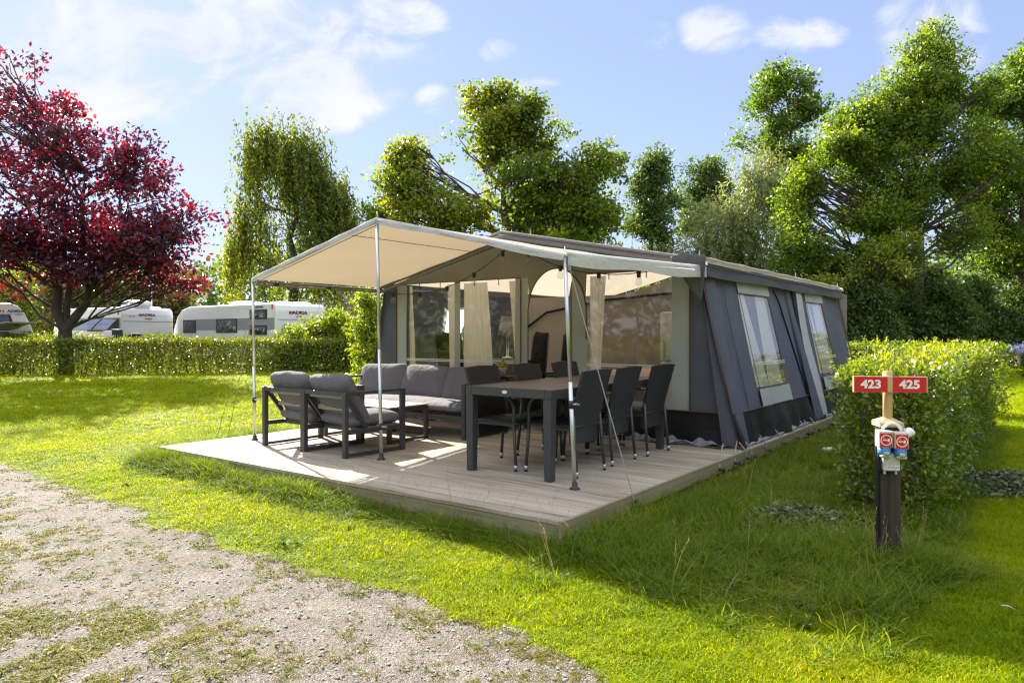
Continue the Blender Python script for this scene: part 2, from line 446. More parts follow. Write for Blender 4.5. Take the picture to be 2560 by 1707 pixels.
for S, ws in ((SR, WR), (SL, WL)):
    for k, (v0, v1, z0, z1) in enumerate(ws):
        mb = MB(); mb.grid(lambda s, t: S(v0+(v1-v0)*s, z0+(z1-z0)*t, -.004+.0015*math.sin(2.2*(v0+(v1-v0)*s))), 10, 10)
        w = obj('window', mb, M['vinyl'], tent, True)
        if S is SR:
            mb = MB(); zb = 1.015
            for dz in (.010, -.014): mb.bar(S(v0, zb+dz, .025), S(v1, zb+dz, .025), .008, .010)
            obj('window_bar', mb, M['white'], w)
            mb = MB(); mb.grid(lambda s, t: S(v0-.02+(v1-v0+.04)*s, 1.84+.15*t, .016+.004*math.sin(9*s)), 8, 2)
            obj('window_blind', mb, M['fabric_panel'], w, True)
            mb = MB(); mb.grid(lambda s, t: S(v0-.03+(v1-v0+.03)*s, .525+.205*t, .022+.006*math.sin(8*s)), 8, 2)
            obj('window_flap', mb, M['fabric_panel'], w, True)
            mb = MB(); mb.tube([S(v0, .738, .02), S(v1, .738, .02)], .008); mb.tube([S(v0, 1.842, .02), S(v1, 1.842, .02)], .005)
            mb.tube([S(v0-.005, .74, .016), S(v0-.005, 1.84, .016)], .004)
            obj('window_piping', mb, M['piping'], w)
        nn = 5 if S is SR else 6
        mb = MB()
        def cf(s, t):
            v = (v0+.02) + (.36+.22*(1-t) if S is SR else .42*t+.12)*s; z = z0-.05+(z1-z0+.05)*t
            return S(v, z, -.06+.018*math.sin(2*PI*nn*s))
        mb.grid(cf, nn*8, 6); obj('curtain', mb, M['curtain'], w, True)
        if S is SR:
            mb = MB()
            mb.grid(lambda s, t: S(v1-.02-(.30+.2*(1-t))*s, z0-.05+(z1-z0+.05)*t, -.06+.018*math.sin(2*PI*5*s)), 40, 6); obj('curtain', mb, M['curtain'], w, True)
# rear wall, inner tents, floor
mb = MB()
mb.grid(lambda s, t: L(.3+5.1*s, VB, .19+(ztop(.3+5.1*s)-.21)*t), 24, 8); obj('rear_wall', mb, M['fabric_beige'], tent, True)
mb = MB()
mb.grid(lambda s, t: L(.45+4.45*s, 6.3+.05*math.sin(4*s+2*t), .2+1.78*t), 16, 10)
inn2 = MB(); inn2.grid(lambda s, t: L(4.9+.03*math.sin(5*t), 6.3+3.1*s, .2+1.78*t), 12, 10); obj('inner_tent', inn2, M['inner'], tent, True)
inn = obj('inner_tent', mb, M['inner'], tent, True)
pt = lambda *a: obj('zip', MB().tube(*a), M['black_cloth'], inn, True)
mb = MB()
pt([L(4.75, 6.22, 1.45), L(4.3, 6.2, 1.72), L(3.2, 6.2, 1.90), L(1.9, 6.2, 1.98), L(.6, 6.2, 2.0)], .02)
pt([L(1.75, 6.2, 1.75), L(1.9, 6.2, 1.3), L(1.6, 6.2, .7)], .012); pt([L(1.1, 6.2, 1.3), L(1.05, 6.2, 1.1), L(1.1, 6.2, .9)], .02)
mb = MB(); mb.box(L(2.87, 6.5, .178), (5.3, 5.9, .006)); obj('groundsheet', mb, M['groundflap'], tent)
# roof
VR0, VR1 = 3.40, 9.68
def roof(s, t, up=0):
    v = VR0+(VR1-VR0)*t
    if s < .5: q = s/.5; a = .40+(3.08-.40)*q; z = 2.145+(2.665-2.145)*q
    else: q = (s-.5)/.5; a = 3.08+(5.42-3.08)*q; z = 2.665+(2.07-2.665)*q
    return L(a, v, z - .025*math.sin(PI*(q))*(.6+.4*math.cos(2*PI*t*3)) + up)
mb = MB(); mb.grid(roof, 40, 40); obj('roof', mb, M['roof'], tent, True)
mb = MB()
def gtrim(o, z):      # follows the front roof edge
    return [L(a, VR0-o, 2.145+(2.665-2.145)*(a-.40)/2.68+z) for a in np.linspace(.44, 3.08, 14)] + [L(a, VR0-o, 2.665-(a-3.08)*.2543+z) for a in np.linspace(3.2, 5.38, 8)]
for o, z, r in ((.03, -.012, .026), (.055, -.075, .030), (.05, -.135, .024)): mb.tube(gtrim(o, z), r, 8)
mb.grid(lambda s, t: tuple(Vector(gtrim(.03, -.01)[0])*0 + Vector(L(.44+2.64*s, VR0-.03-.012*math.sin(11*s), 2.145+.194*2.64*s+.01-.22*t))), 40, 3)
obj('roof_trim', mb, M['roof_grey'], tent, True)
pt = lambda *a: obj('roof_piping', MB().tube(*a), M['piping'], tent, True)
mb = MB(); pt(gtrim(.085, -.165)[:14], .009, 6); pt(gtrim(.088, -.045)[:14], .005, 6); mb = MB()
mb.grid(lambda s, t: L(.42-.025-.012*t, 3.42+6.26*s, 2.165-.008*math.sin(9*s)-.055*t), 60, 3)
mb.tube([L(.41, 3.42+.3*k, 2.155+.006*math.sin(k*2)) for k in range(21)], .022, 8)
obj('eave_band', mb, M['roof'], tent, True)
mb = MB()
mb.grid(lambda s, t: L(.415-.022+.012*math.sin(6*s*3), 3.46+6.1*s, 2.115-(.14+.008*math.sin(14*s))*t), 60, 3)
obj('valance', mb, M['slate'], tent, True)
pt = lambda *a: obj('piping', MB().tube(*a), M['piping'], tent, True)
mb = MB(); pt([L(.388, 3.46+.3*k, 1.972-.006*math.sin(14*k/20.3)) for k in range(21)], .007, 6); pt([L(.378, 3.46+.3*k, 2.083) for k in range(21)], .006, 6)
pt([SR(VF-.05, .2, .015), SR(VF-.05, 2.0, .015)], .007, 6)
pt([SR(3.72, .22, .02), SR(3.78, 1.2, .02), SR(3.72, 1.95, .02)], .009, 6)
pt([SR(3.98, .25, .018), SR(4.0, .9, .018), SR(3.98, 1.6, .018), SR(4.05, 1.95, .018)], .005, 6)
pt([L(rcorner(z)+.0, VF-.02, z) for z in (.2, .6, 1.1, 1.6, 2.05)], .007, 6)
pt([L(.617, VF-.014, z) for z in (.53, 1, 1.5, 2.08)], .008, 6); pt([L(2.88, VF-.014+wob(2.88, z), z) for z in (.53, 1, 1.5, 2.06)], .007, 6)
pt([L(5.12, VF-.014, z) for z in (.53, 1, 1.5, 2.03)], .007, 6)
pt([L(a, VF-.016, .53) for a in (.27, .62, 1.2, 2.1)], .006, 6); pt([L(a, VF-.016, .53) for a in (2.77, 3.5, 4.5, 5.6)], .006, 6)
pt([L(a, VF-.014, zw(a)+.004) for a in np.linspace(2.88, 5.1, 12)], .005, 6); pt([L(a, VF-.014, zw(a)+.004) for a in np.linspace(.62, 1.9, 8)], .005, 6)
pt([SR(v, .53, .022) for v in np.linspace(VF-.05, VB, 20)], .007, 6)
pt([SR(VB, z, .02) for z in (.2, .8, 1.4, 2.0)], .010, 6)
pt = lambda *a: obj('zip', MB().tube(*a), M['black_cloth'], tent, True)
mb = MB()
pt([SR(5.86, 1.94, .02), SR(6.0, 1.8, .02), SR(6.12, 1.4, .02), SR(6.3, .8, .02), SR(6.42, .3, .02)], .010, 6)
pt([SR(6.72, 2.0, .02), SR(6.62, 1.2, .02), SR(6.45, .3, .02)], .012, 6)
aa = [(a, arch(a)) for a in np.linspace(1.917, 2.767, 26)]
pt([L(2.767, VF-.012, .3)] + [L(2.767, VF-.012, 1.0)] + [L(a, VF-.012, z) for a, z in reversed(aa)] + [L(1.917, VF-.012, 1.3)], .006, 6)
mb = MB()
mb.grid(lambda s, t: SR(6.88-.33*(1-t)+(.30+.26*(1-t)**2)*s, .24+1.88*t, .035+.05*(1-t)*math.sin(PI*s)+.01*math.sin(8*t)), 8, 24)
obj('white_strip', mb, M['awning_white'], tent, True)
mb = MB()
mb.grid(lambda s, t: SR(6.42-.02*(1-t)+(.20*(1-t)+.05)*s, .22+1.75*t, .045+.05*(1-t)*s), 6, 16)
obj('side_flap', mb, M['slate'], tent, True)
mb = MB()
def cflap(q, t):
    z = .20+1.84*t; p0 = Vector(L(rcorner(z)+.01, VF-.03, z)); p1 = Vector(SR(VF+.22, z, .03)); w = 1-t
    p = p0.lerp(p1, q); n_ = math.sin(PI*q)*.10*w
    return (p.x+n_*.8, p.y-n_*.9-.04*w*(1-q), p.z+.012*math.sin(7*t)*q)
mb.grid(cflap, 10, 24); obj('corner_flap', mb, M['slate'], tent, True)
mb = MB()
def drape(s, t):
    w = (1-t)**.8
    a = .74-.40*s; a = .415 + (a-.415)*w
    return L(a, VR0-.06-.015*math.sin(8*s)*(1-t)-.05*(1-t), 2.215-.07*abs(s-.4)*w-.50*t)
mb.grid(drape, 16, 14); obj('corner_drape', mb, M['drape'], tent, True, solid=.006)
for vv in (2.668, 3.085, 3.425, 3.572, 4.075, 4.636, 5.192, 5.682, 5.845, 6.149, 6.866, 7.331):
    mb = MB(); mb.tube([L(-.034, vv, .10), L(-.020, vv, .18), SR(vv+.04, .25, .03)] if vv > 3.3 else [L(-.034, vv, .10), L(.03, vv+.2, .22), L(.1, vv+.45, .27)], .006, 6)
    st = obj('peg_strap', mb, M['rope'], tent)
    mb = MB(); mb.tube([L(-.033, vv, .105), L(-.075, vv, .100)], .017, 10); mb.tube([L(-.07, vv, .10), L(-.082, vv, .10)], .022, 10); obj('knob', mb, M['black_plastic'], st)
for a, v, z in ((.5, 3.5, 2.2), (.42, 6.85, 2.18), (.42, 9.4, 2.18), (1.3, 3.5, 2.36), (2.75, 3.55, 2.63)):
    mb = MB(); mb.tube([L(a, v, z-.05), L(a, v, z+.06)], .006, 6); obj('pole_spike', mb, M['alu'], tent)

# ================================================================== AWNING
aw = thing('sun_awning', 'cream sun canopy with white edging on three metal poles before the tent', 'awning', W(0,0,0), -TH)
A0, A1, A2 = (.53, .87, 1.975), (2.66, .87, 2.465), (4.698, .87, 1.985)
T0, T1, T2 = (.44, 3.45, 2.055), (3.05, 3.45, 2.555), (5.34, 3.45, 2.035)
def lerp(p, q, t): return [p[i]+(q[i]-p[i])*t for i in range(3)]
mb = MB()
for (p, q, r, s_) in ((A0, A1, T0, T1), (A1, A2, T1, T2)):
    def fn(s, t):
        x = lerp(lerp(p, q, s), lerp(r, s_, s), t)
        return L(x[0], x[1], x[2]-.02*math.sin(PI*s)*math.sin(PI*t)+.004*math.sin(17*s+5*t))
    mb.grid(fn, 30, 24)
obj('canopy', mb, M['awning'], aw, True)
mb = MB()
def seam(p, q, r, s_, s0, s1):
    return [L(*[c-(.011 if i == 2 else 0) for i, c in enumerate(lerp(lerp(p, q, s0+(s1-s0)*k/8), lerp(r, s_, s0+(s1-s0)*k/8), (k/8) if s0 == s1 else .045))]) for k in range(9)]
mb.tube([Vector(p)+Vector((0,0,-.012)) for p in seam(A1, A2, T1, T2, .2, .2)], .004, 5)
mb.tube([Vector(p)+Vector((0,0,-.004)) for p in seam(A1, A2, T1, T2, 0, .97)], .004, 5)
obj('seam', mb, M['roof_grey'], aw)
mb = MB()
for p, q, hh in ((A0, A1, .052), (A1, A2, .052)):
    def fn(s, t):
        x = lerp(p, q, s)
        if t < .4: return L(x[0], x[1]+.05-.13*t, x[2]+.014)
        return L(x[0], x[1]-.005-.012*(t-.4)-.006*math.sin(30*s), x[2]+.014-(hh+.012*math.sin(9*s))*(t-.4)/.6)
    mb.grid(fn, 40, 5)
    mb.tube([L(*(Vector(lerp(p, q, k/14))+Vector((0, .012, -.012)))) for k in range(15)], .021, 10)
def reave(s, t):
    x = lerp(A0, T0, s); return L(x[0]-.035-.006*math.sin(14*s), x[1], x[2]+.02-(.095+.03*s+.012*math.sin(11*s))*t)
mb.grid(reave, 40, 4); mb.tube([L(*(Vector(lerp(A0, T0, k/12))+Vector((-.02, 0, .012)))) for k in range(13)], .02, 8)
obj('edge_trim', mb, M['awning_white'], aw, True)
for q in ([L(4.72, .95, 1.955), L(5.32, 3.45, 2.0)], [L(5.30, 3.40, 1.985), L(3.05, 3.40, 2.52), L(.52, 3.40, 2.02)]):
    obj('rafter', MB().tube(q, .015, 8), M['roof_grey'], aw, True)
mb = MB(); mb.tube([L(4.74, .95, 1.925), L(5.26, 3.3, 1.965)], .011, 8); obj('rolled_edge', mb, M['inner'], aw, True)
for x, d in ((lerp((4.72, .95, 1.94), (5.32, 3.45, 1.98), .12), (.05,.06,.035)), (lerp((4.72, .95, 1.94), (5.32, 3.45, 1.98), .5), (.05,.06,.035)), ((4.2, 3.40, 2.265), (.07,.03,.03)), ((3.0, 3.38, 2.55), (.09,.03,.025))):
    obj('clip', MB().box(L(*x), d), M['black_plastic'], aw, bevel=.004)
for (ab, vb), top, zc in (((.436, .873), A0, .82), ((2.603, .88), A1, .48), ((4.686, .898), A2, .62)):
    p, q = Vector(L(ab, vb, DZ)), Vector(L(top[0], top[1]+.01, top[2]-.015)); d = q-p; fz = (zc-.17)/(q.z-p.z)
    mb = MB(); m1 = p+d*max(fz, .45); mb.tube([p+Vector((0,0,.02)), p+d*.46], .0168, 12); mb.tube([p+d*.46, q], .0150, 12); mb.tube([q, q+Vector((0,0,.085))], .004, 6)
    po = obj('pole', mb, M['alu'], aw, True)
    c = p+d*fz; mb = MB(); mb.tube([c-d.normalized()*.03, c+d.normalized()*.03], .0215, 12)
    cl = obj('clamp', mb, M['black_plastic'], po, True)
    mb = MB(); mb.tube([c+Vector((.02,-.005,0)), c+Vector((.055,-.01,.006))], .006, 8); mb.tube([c+Vector((.055,-.03,.01)), c+Vector((.060,.02,.0))], .008, 8); obj('wing_screw', mb, M['alu'], cl)
    mb = MB(); mb.lathe([(.0, 0), (.042, .0), (.040, .008), (.024, .016), (.021, .05), (.017, .052)], p, 16); obj('foot', mb, M['black_plastic'], po, True)
mb = MB(); mb.tube([L(.505, .9, 1.89), L(-.036, .948, .12)], .0045, 6); mb.tube([L(.51, .9, 1.95), L(.50, .9, 1.86)], .014, 6)
gr = obj('guy_rope', mb, M['rope'], aw)
mb = MB(); mb.tube([L(-.036, .948, .13), L(-.06, .95, .12), L(-.062, .95, .09), L(-.04, .95, .085)], .007, 6); mb.tube([L(-.036, .955, .13), L(-.05, .975, .115)], .014, 8); obj('hook', mb, M['black_plastic'], gr)
inv = Matrix.Translation(W(0,0,0)) @ Matrix.Rotation(-TH, 4, 'Z'); inv.invert()
for q in ((-3.62, 8.75, .02), (-3.50, 8.80, .02)):
    obj('guy_rope', MB().tube([L(4.71, .95, 1.88), inv @ Vector(q)], .0035, 5), M['rope'], aw)

# ================================================================== STRING LIGHTS
sl = thing('string_lights', 'black cable with clear bulbs strung across the tent front under the canopy', 'string lights', W(0,0,0), -TH)
cab = [(5.15,1.96),(5.037,1.946),(4.514,1.929),(4.0,1.992),(3.53,2.152),(3.055,2.403),(3.01,2.441),(2.68,2.388),(2.626,2.359),(2.186,2.167),(1.659,2.059),(1.151,2.043),(.761,2.096),(.6,2.10)]
mb = MB(); pts = []
for (a0, z0), (a1, z1) in zip(cab[:-1], cab[1:]):
    for k in range(4): t = k/4; pts.append(L(a0+(a1-a0)*t, 3.37, z0+(z1-z0)*t-.03*abs(a1-a0)*t*(1-t)*4))
pts.append(L(cab[-1][0], 3.37, cab[-1][1])); mb.tube(pts, .0055, 6); obj('cable', mb, M['cord'], sl, True)
for a, z in ((5.035,1.945),(4.51,1.928),(4.0,1.99),(3.53,2.15),(3.055,2.40),(2.655,2.37),(2.186,2.165),(1.659,2.057),(1.151,2.04)):
    mb = MB(); mb.lathe([(.0,0),(.018,-.004),(.030,-.03),(.036,-.058),(.030,-.085),(.012,-.100),(.0,-.102)], L(a, 3.37, z-.045), 14)
    b = obj('bulb', mb, M['glass'], sl, True)
    mb = MB(); mb.lathe([(.0,.012),(.020,.01),(.024,-.02),(.021,-.05),(.0,-.052)], L(a, 3.37, z), 12); mb.box(L(a, 3.37, z+.005), (.05,.02,.02)); obj('socket', mb, M['black_plastic'], b, True)
# ================================================================== FURNITURE ON THE DECK
def lounge_chair(label, a, v, rz=0):        # local: faces +y, x across
    t = thing('lounge_chair', label, 'lounge chair', W(a, v, DZ), -TH+rz, 'lounge chairs at the front of the deck')
    wd, dp, T = .70, .78, .048
    x1 = wd/2-T/2
    mb = MB()
    for sx in (-1, 1):
        x = sx*x1
        mb.box((x, T/2, .317), (T, T, .634)); mb.box((x, dp-T/2, .317), (T, T, .634))
        mb.box((x, dp/2, .634-T/4), (T-.002, dp-2*T, T/2)); mb.box((x, dp/2, .024), (T-.01, dp-2*T, .028)); mb.box((x, dp/2, .245), (T-.012, dp-2*T, .044))
        mb.bar((x*.93, .03, .60), (x*.93, .30, .265), .028, .045)
    mb.box((0, T/2, .612), (wd-2*T, T*.8, .040)); mb.box((0, .26, .245), (wd-2*T, .04, .044)); mb.box((0, dp-T/2, .245), (wd-2*T, T*.8, .044))
    obj('frame', mb, M['frame'], t, bevel=.004)
    mb = MB()
    for q, dz in ((.45, 0), (.05, 0)): mb.box((0, .03+.27*q+.012, .60-.335*q+.005), (wd-.13, .016, .05))
    for k in range(4): mb.box((0, .34+.12*k, .262), (wd-2*T, .06, .012))
    obj('slat', mb, M['coffee_top'], t, bevel=.003)
    mb = MB(); mb.cushion((0, .47, .335), (.60, .62, .17), e=.22, seed=1); obj('seat_cushion', mb, M['cushion'], t, True)
    rot = Matrix.Rotation(R(51), 3, 'X')
    mb = MB(); mb.cushion((0, .205, .548), (.63, .56, .19), rot=Matrix.Rotation(R(121), 3, 'X'), e=.24, sag=.03, seed=int(a*7)); obj('back_cushion', mb, M['cushion'], t, True)
    mb = MB(); mb.lathe([(.0,0),(.5,0),(.5,.1),(.42,.16),(0,.16)], (0,0,0), 20); bd = obj('badge', mb, M['badge'], t, True, loc=(.12, .24, .245), rot=(R(90), 0, 0)); bd.scale = (.05, .026, .03)
    return t
lounge_chair('grey lounge chair beside the metal pole at the canopy\'s outer corner', 3.905, .70)
lounge_chair('grey lounge chair standing right next to the middle canopy pole', 3.235, .69, R(-2))

sofa = thing('lounge_sofa', 'long grey cushioned sofa along the tent front facing the lounge chairs', 'sofa', W(3.91, 3.07, DZ), -TH)
wd, dp, T = 2.32, .80, .05; x1 = wd/2-T/2
mb = MB()
for sx in (-1, 1):
    x = sx*x1
    mb.box((x, -T/2, .317), (T, T, .634)); mb.box((x, -dp+T/2, .317), (T, T, .634))
    mb.box((x, -dp/2, .622), (T-.002, dp-2*T, .024)); mb.box((x, -dp/2, .024), (T-.01, dp-2*T, .028))
mb.box((0, -T/2, .60), (wd-2*T, .03, .05)); mb.box((0, -dp+T/2, .235), (wd-2*T, .04, .055)); mb.box((0, -.12, .235), (wd-2*T, .04, .055))
mb.box((0, -dp+T/2, .10), (.04, .04, .2))
obj('frame', mb, M['frame'], sofa, bevel=.004)
mb = MB(); mb.cushion((0, -.42, .335), (2.20, .70, .155), e=.12, nu=80, seed=4); obj('seat_cushion', mb, M['cushion'], sofa, True)
for k, (x, rz, s) in enumerate(((-.80, 6, .20), (-.02, -2, .17), (.75, 3, .17))):
    rot = Matrix.Rotation(R(rz), 3, 'Z') @ Matrix.Rotation(R(68), 3, 'X')
    mb = MB(); mb.cushion((x, -.20, .572), (.80, .46, s), rot=rot, e=.24, seed=20+k, sag=.02); obj('back_cushion', mb, M['cushion'], sofa, True)

ct = thing('coffee_table', 'low sunlit coffee table with taupe top in front of the grey sofa', 'coffee table', W(3.76, 1.86, DZ), -TH)
mb = MB(); mb.box((0, 0, .392), (1.12, .62, .012)); obj('table_top', mb, M['coffee_top'], ct, bevel=.003)
mb = MB()
for sx in (-1, 1):
    for sy in (-1, 1): mb.box((sx*.535, sy*.285, .19), (.045, .045, .38))
    mb.box((sx*.535, 0, .022), (.035, .525, .028))
    mb.box((sx*.535, 0, .362), (.045, .525, .044))
for sy in (-1, 1): mb.box((0, sy*.285, .362), (1.025, .045, .044))
obj('frame', mb, M['frame'], ct, bevel=.004)

dt = thing('dining_table', 'long dining table with brown slatted top and graphite frame', 'dining table', W(1.157, 2.02, DZ), -TH)
tw, tl = .90, 2.14
mb = MB()
for k in range(6): mb.box((-.335+.134*k, 0, .735), (.131, tl-.13, .014))
obj('table_top', mb, M['table_top'], dt, bevel=.002)
mb = MB()
for s in (-1, 1):
    mb.box((s*(tw/2-.032), 0, .705), (.064, tl, .076)); mb.box((0, s*(tl/2-.032), .705), (tw-.130, .064, .076))
obj('apron', mb, M['frame'], dt, bevel=.004)
for sx in (-1, 1):
    for sy in (-1, 1):
        mb = MB(); x, y = sx*(tw/2-.040), sy*(tl/2-.040)
        vs = [(x+i*w, y+j*w, z) for z, w in ((0, .033), (.40, .038), (.665, .039)) for i, j in ((-1,-1),(1,-1),(1,1),(-1,1))]
        fs = [(0,3,2,1),(8,9,10,11)] + [(4*k+i, 4*k+(i+1)%4, 4*k+4+(i+1)%4, 4*k+4+i) for k in range(2) for i in range(4)]
        mb.add(vs, fs); obj('leg', mb, M['frame'], dt, bevel=.004)
mb = MB(); mb.lathe([(0,0),(.5,0),(.5,.1),(.42,.16),(0,.16)], (0,0,0), 20); bd = obj('badge', mb, M['badge'], dt, True, loc=(-.02, -tl/2, .705), rot=(R(90), 0, 0)); bd.scale = (.055, .030, .03)

def dining_chair(label):                    # local: faces +x, back at x<0
    t = thing('wicker_chair', label, 'dining chair', (0,0,0), 0, 'wicker armchairs around the dining table')
    mb = MB()
    def bk(s, t_, o=0):
        z = .27+.615*t_; w = .425+.045*t_
        y = (s-.5)*w; x = .045-.155*max(0, (t_-.2))**1.15 - .02*(1-(2*s-1)**2) + o + .012*(1-t_)
        return (x, y, z + .012*math.sin(PI*s)*t_)
    n, m_ = 14, 20
    mb.grid(lambda s, q: bk(s, q), n, m_); mb.grid(lambda s, q: bk(1-s, q, .028), n, m_)
    mb.grid(lambda s, q: bk(s, 1, .028*q), n, 1); mb.grid(lambda s, q: bk(1-s, 0, .028*q), n, 1)
    mb.grid(lambda s, q: bk(0, s, .028*(1-q)), m_, 1); mb.grid(lambda s, q: bk(1, s, .028*q), m_, 1)
    obj('backrest', mb, M['wicker'], t, True)
    mb = MB(); mb.cushion((.28, 0, .415), (.50, .46, .07), e=.16); obj('seat', mb, M['wicker'], t, True)
    for sy in (-1, 1):
        y = sy*.225
        mb = MB(); mb.tube([(.02, y*.98, .655), (.12, y*1.02, .662), (.26, y*1.04, .668), (.36, y*1.04, .664), (.43, y*1.03, .645), (.475, y*1.02, .60), (.492, y, .54), (.487, y, .46), (.487, y, .42)], .0165, 10)
        obj('armrest', mb, M['frame'], t, True)
        for p, q in (((.487, y, .42), (.515, y*1.03, .03)), ((.045, y*.96, .52), (.0, y*1.03, .03))):
            mb = MB(); mb.tube([p, q], [.016, .0135], 10); lg = obj('leg', mb, M['frame'], t, True)
            mb = MB(); mb.tube([Vector(q)+Vector((0,0,.022)), Vector(q)-Vector((0,0,.012))], .0165, 12); obj('foot_cap', mb, M['capm'], lg, True)
            mb = MB(); mb.tube([Vector(q)-Vector((0,0,.012)), Vector(q)-Vector((0,0,.029))], .0145, 12); obj('foot_pad', mb, M['black_plastic'], lg, True)
        mb = MB(); mb.bar((.05, y*.93, .40), (.48, y*.95, .40), .022, .03); obj('seat_rail', mb, M['frame'], t)
    return t
ch = dining_chair('')
spots = [(.635, 1.455, 0, 'black wicker armchair seen from behind beside the canopy pole by the deck\'s open corner'),
         (.665, 2.105, 1, 'black wicker armchair, middle of the three standing with their backs to the grass'),
         (.635, 2.772, -1, 'black wicker armchair seen from behind just before the tent\'s slate corner'),
         (1.735, 1.40, 180, 'black wicker armchair across the table nearest the middle canopy pole'),
         (1.70, 2.07, 181, 'black wicker armchair across the table, backed by the sofa\'s end and yellow flowers'),
         (1.71, 2.80, 179, 'black wicker armchair across the table in front of the tent doorway')]
for i, (a, v, rz, lab) in enumerate(spots):
    o = ch if i == 0 else copy_tree(ch)
    o.location = W(a, v, DZ); o.rotation_euler = (0, 0, -TH+PI+R(rz)); o['label'] = lab

st = thing('side_table', 'small black side table behind the sofa\'s end holding a flower pot', 'side table', W(2.95, 3.26, DZ), -TH)
mb = MB(); mb.box((0, 0, .66), (.34, .30, .025)); obj('table_top', mb, M['black_plastic'], st, bevel=.004)
for x in (-.14, .14):
    for y in (-.12, .12): mb = MB(); mb.box((x, y, .323), (.025, .025, .646)); obj('leg', mb, M['black_plastic'], st)
fp = thing('flower_pot', 'pale pot with small yellow flowers on the black side table', 'potted plant', W(2.97, 3.24, DZ+.673), 0)
mb = MB(); mb.lathe([(0,0),(.045,0),(.062,.09),(.065,.10),(.055,.10),(.05,.08),(0,.08)], (0,0,0), 18); obj('pot', mb, plain('pot', (.62,.58,.52), .7), fp, True)

# ---- inside the tent
def recliner(label, a, v, rz):
    t = thing('folding_recliner', label, 'folding chair', W(a, v, .182), -TH+rz, 'black folding recliners inside the tent')
    mb = MB(); mb.cushion((0, .10, .80), (.46, .82, .07), rot=Matrix.Rotation(R(82), 3, 'X'), e=.16, seed=3); obj('backrest', mb, M['black_cloth'], t, True)
    mb = MB(); mb.cushion((0, -.20, .44), (.48, .50, .06), e=.16); obj('seat', mb, M['black_cloth'], t, True)
    mb = MB()
    for s in (-1, 1):
        mb.tube([(s*.25, .06, .40), (s*.25, .14, 1.17)], .012); mb.tube([(s*.26, .18, .0), (s*.26, -.38, .44)], .012); mb.tube([(s*.26, -.42, 0), (s*.26, .08, .45)], .012); mb.tube([(s*.25, -.42, .44), (s*.25, .08, .44)], .012)
    obj('frame', mb, M['frame'], t, True)
    for s in (-1, 1):
        mb = MB(); mb.box((s*.27, -.13, .63), (.05, .46, .03)); mb.bar((s*.26, -.05, .45), (s*.26, .02, .62), .02); obj('armrest', mb, M['black_plastic'], t, bevel=.006)
    return t
recliner('black folding recliner just inside the doorway by its straight edge', 3.36, 4.45, R(-30))
recliner('black folding recliner inside the doorway beside the folded door flap', 2.83, 4.42, R(-32))
recliner('dark folding recliner behind the tent window next to the sofa', 4.75, 4.35, R(70))
fr = thing('refrigerator', 'tall white refrigerator inside the tent behind the right-hand window', 'refrigerator', W(1.16, 4.55, .182), -TH)
mb = MB(); mb.box((0, .28, .735), (.54, .54, 1.45)); obj('cabinet', mb, M['white'], fr, bevel=.01)
for z0, z1 in ((.05, .83), (.845, 1.45)):
    mb = MB(); mb.box((0, -.018, (z0+z1)/2), (.54, .05, z1-z0)); d = obj('door', mb, M['white'], fr, bevel=.008)
    mb = MB(); mb.bar((-.22, -.055, z1-.30 if z0 < .5 else z0+.04), (-.22, -.055, z1-.06 if z0 < .5 else z0+.26), .02); obj('handle', mb, M['alu'], d)
lp = thing('table_lamp', 'lamp with cone shade standing on a cabinet inside the tent', 'lamp', W(3.83, 4.5, 1.0), -TH)
mb = MB(); mb.lathe([(.15,.34),(.152,.345),(.09,.62),(.088,.615)], (0,0,0), 24); obj('lamp_shade', mb, M['inner'], lp, True)
mb = MB(); mb.lathe([(0,0),(.08,0),(.08,.02),(.02,.04),(.018,.36),(0,.36)], (0,0,0), 14); obj('lamp_base', mb, M['alu'], lp, True)
cbn = thing('storage_cabinet', 'low cabinet inside the tent carrying the lamp', 'cabinet', W(3.85, 4.5, .182), -TH)
mb = MB(); mb.box((0, 0, .405), (.8, .45, .81)); obj('body', mb, plain('cabinet', (.10,.10,.11), .6), cbn, bevel=.01)
mb = MB()
for x in (-.2, .2): mb.box((x, -.232, .42), (.37, .016, .70))
obj('door', mb, plain('cabinet_door', (.13,.13,.14), .6), cbn, bevel=.004)
bd = thing('camp_bed', 'bed with pale pink cover inside the tent behind the dining table', 'bed', W(1.9, 5.35, .182), -TH)
mb = MB(); mb.box((0, 0, .22), (1.5, .9, .40)); obj('base', mb, plain('bed_base', (.25,.2,.15), .8), bd, bevel=.01)
mb = MB(); mb.cushion((0, 0, .55), (1.56, .96, .30), e=.12, nu=60, seed=9); obj('cover', mb, cloth('bed_cover', (.62,.47,.42), wr=.8, wrscale=12), bd, True)
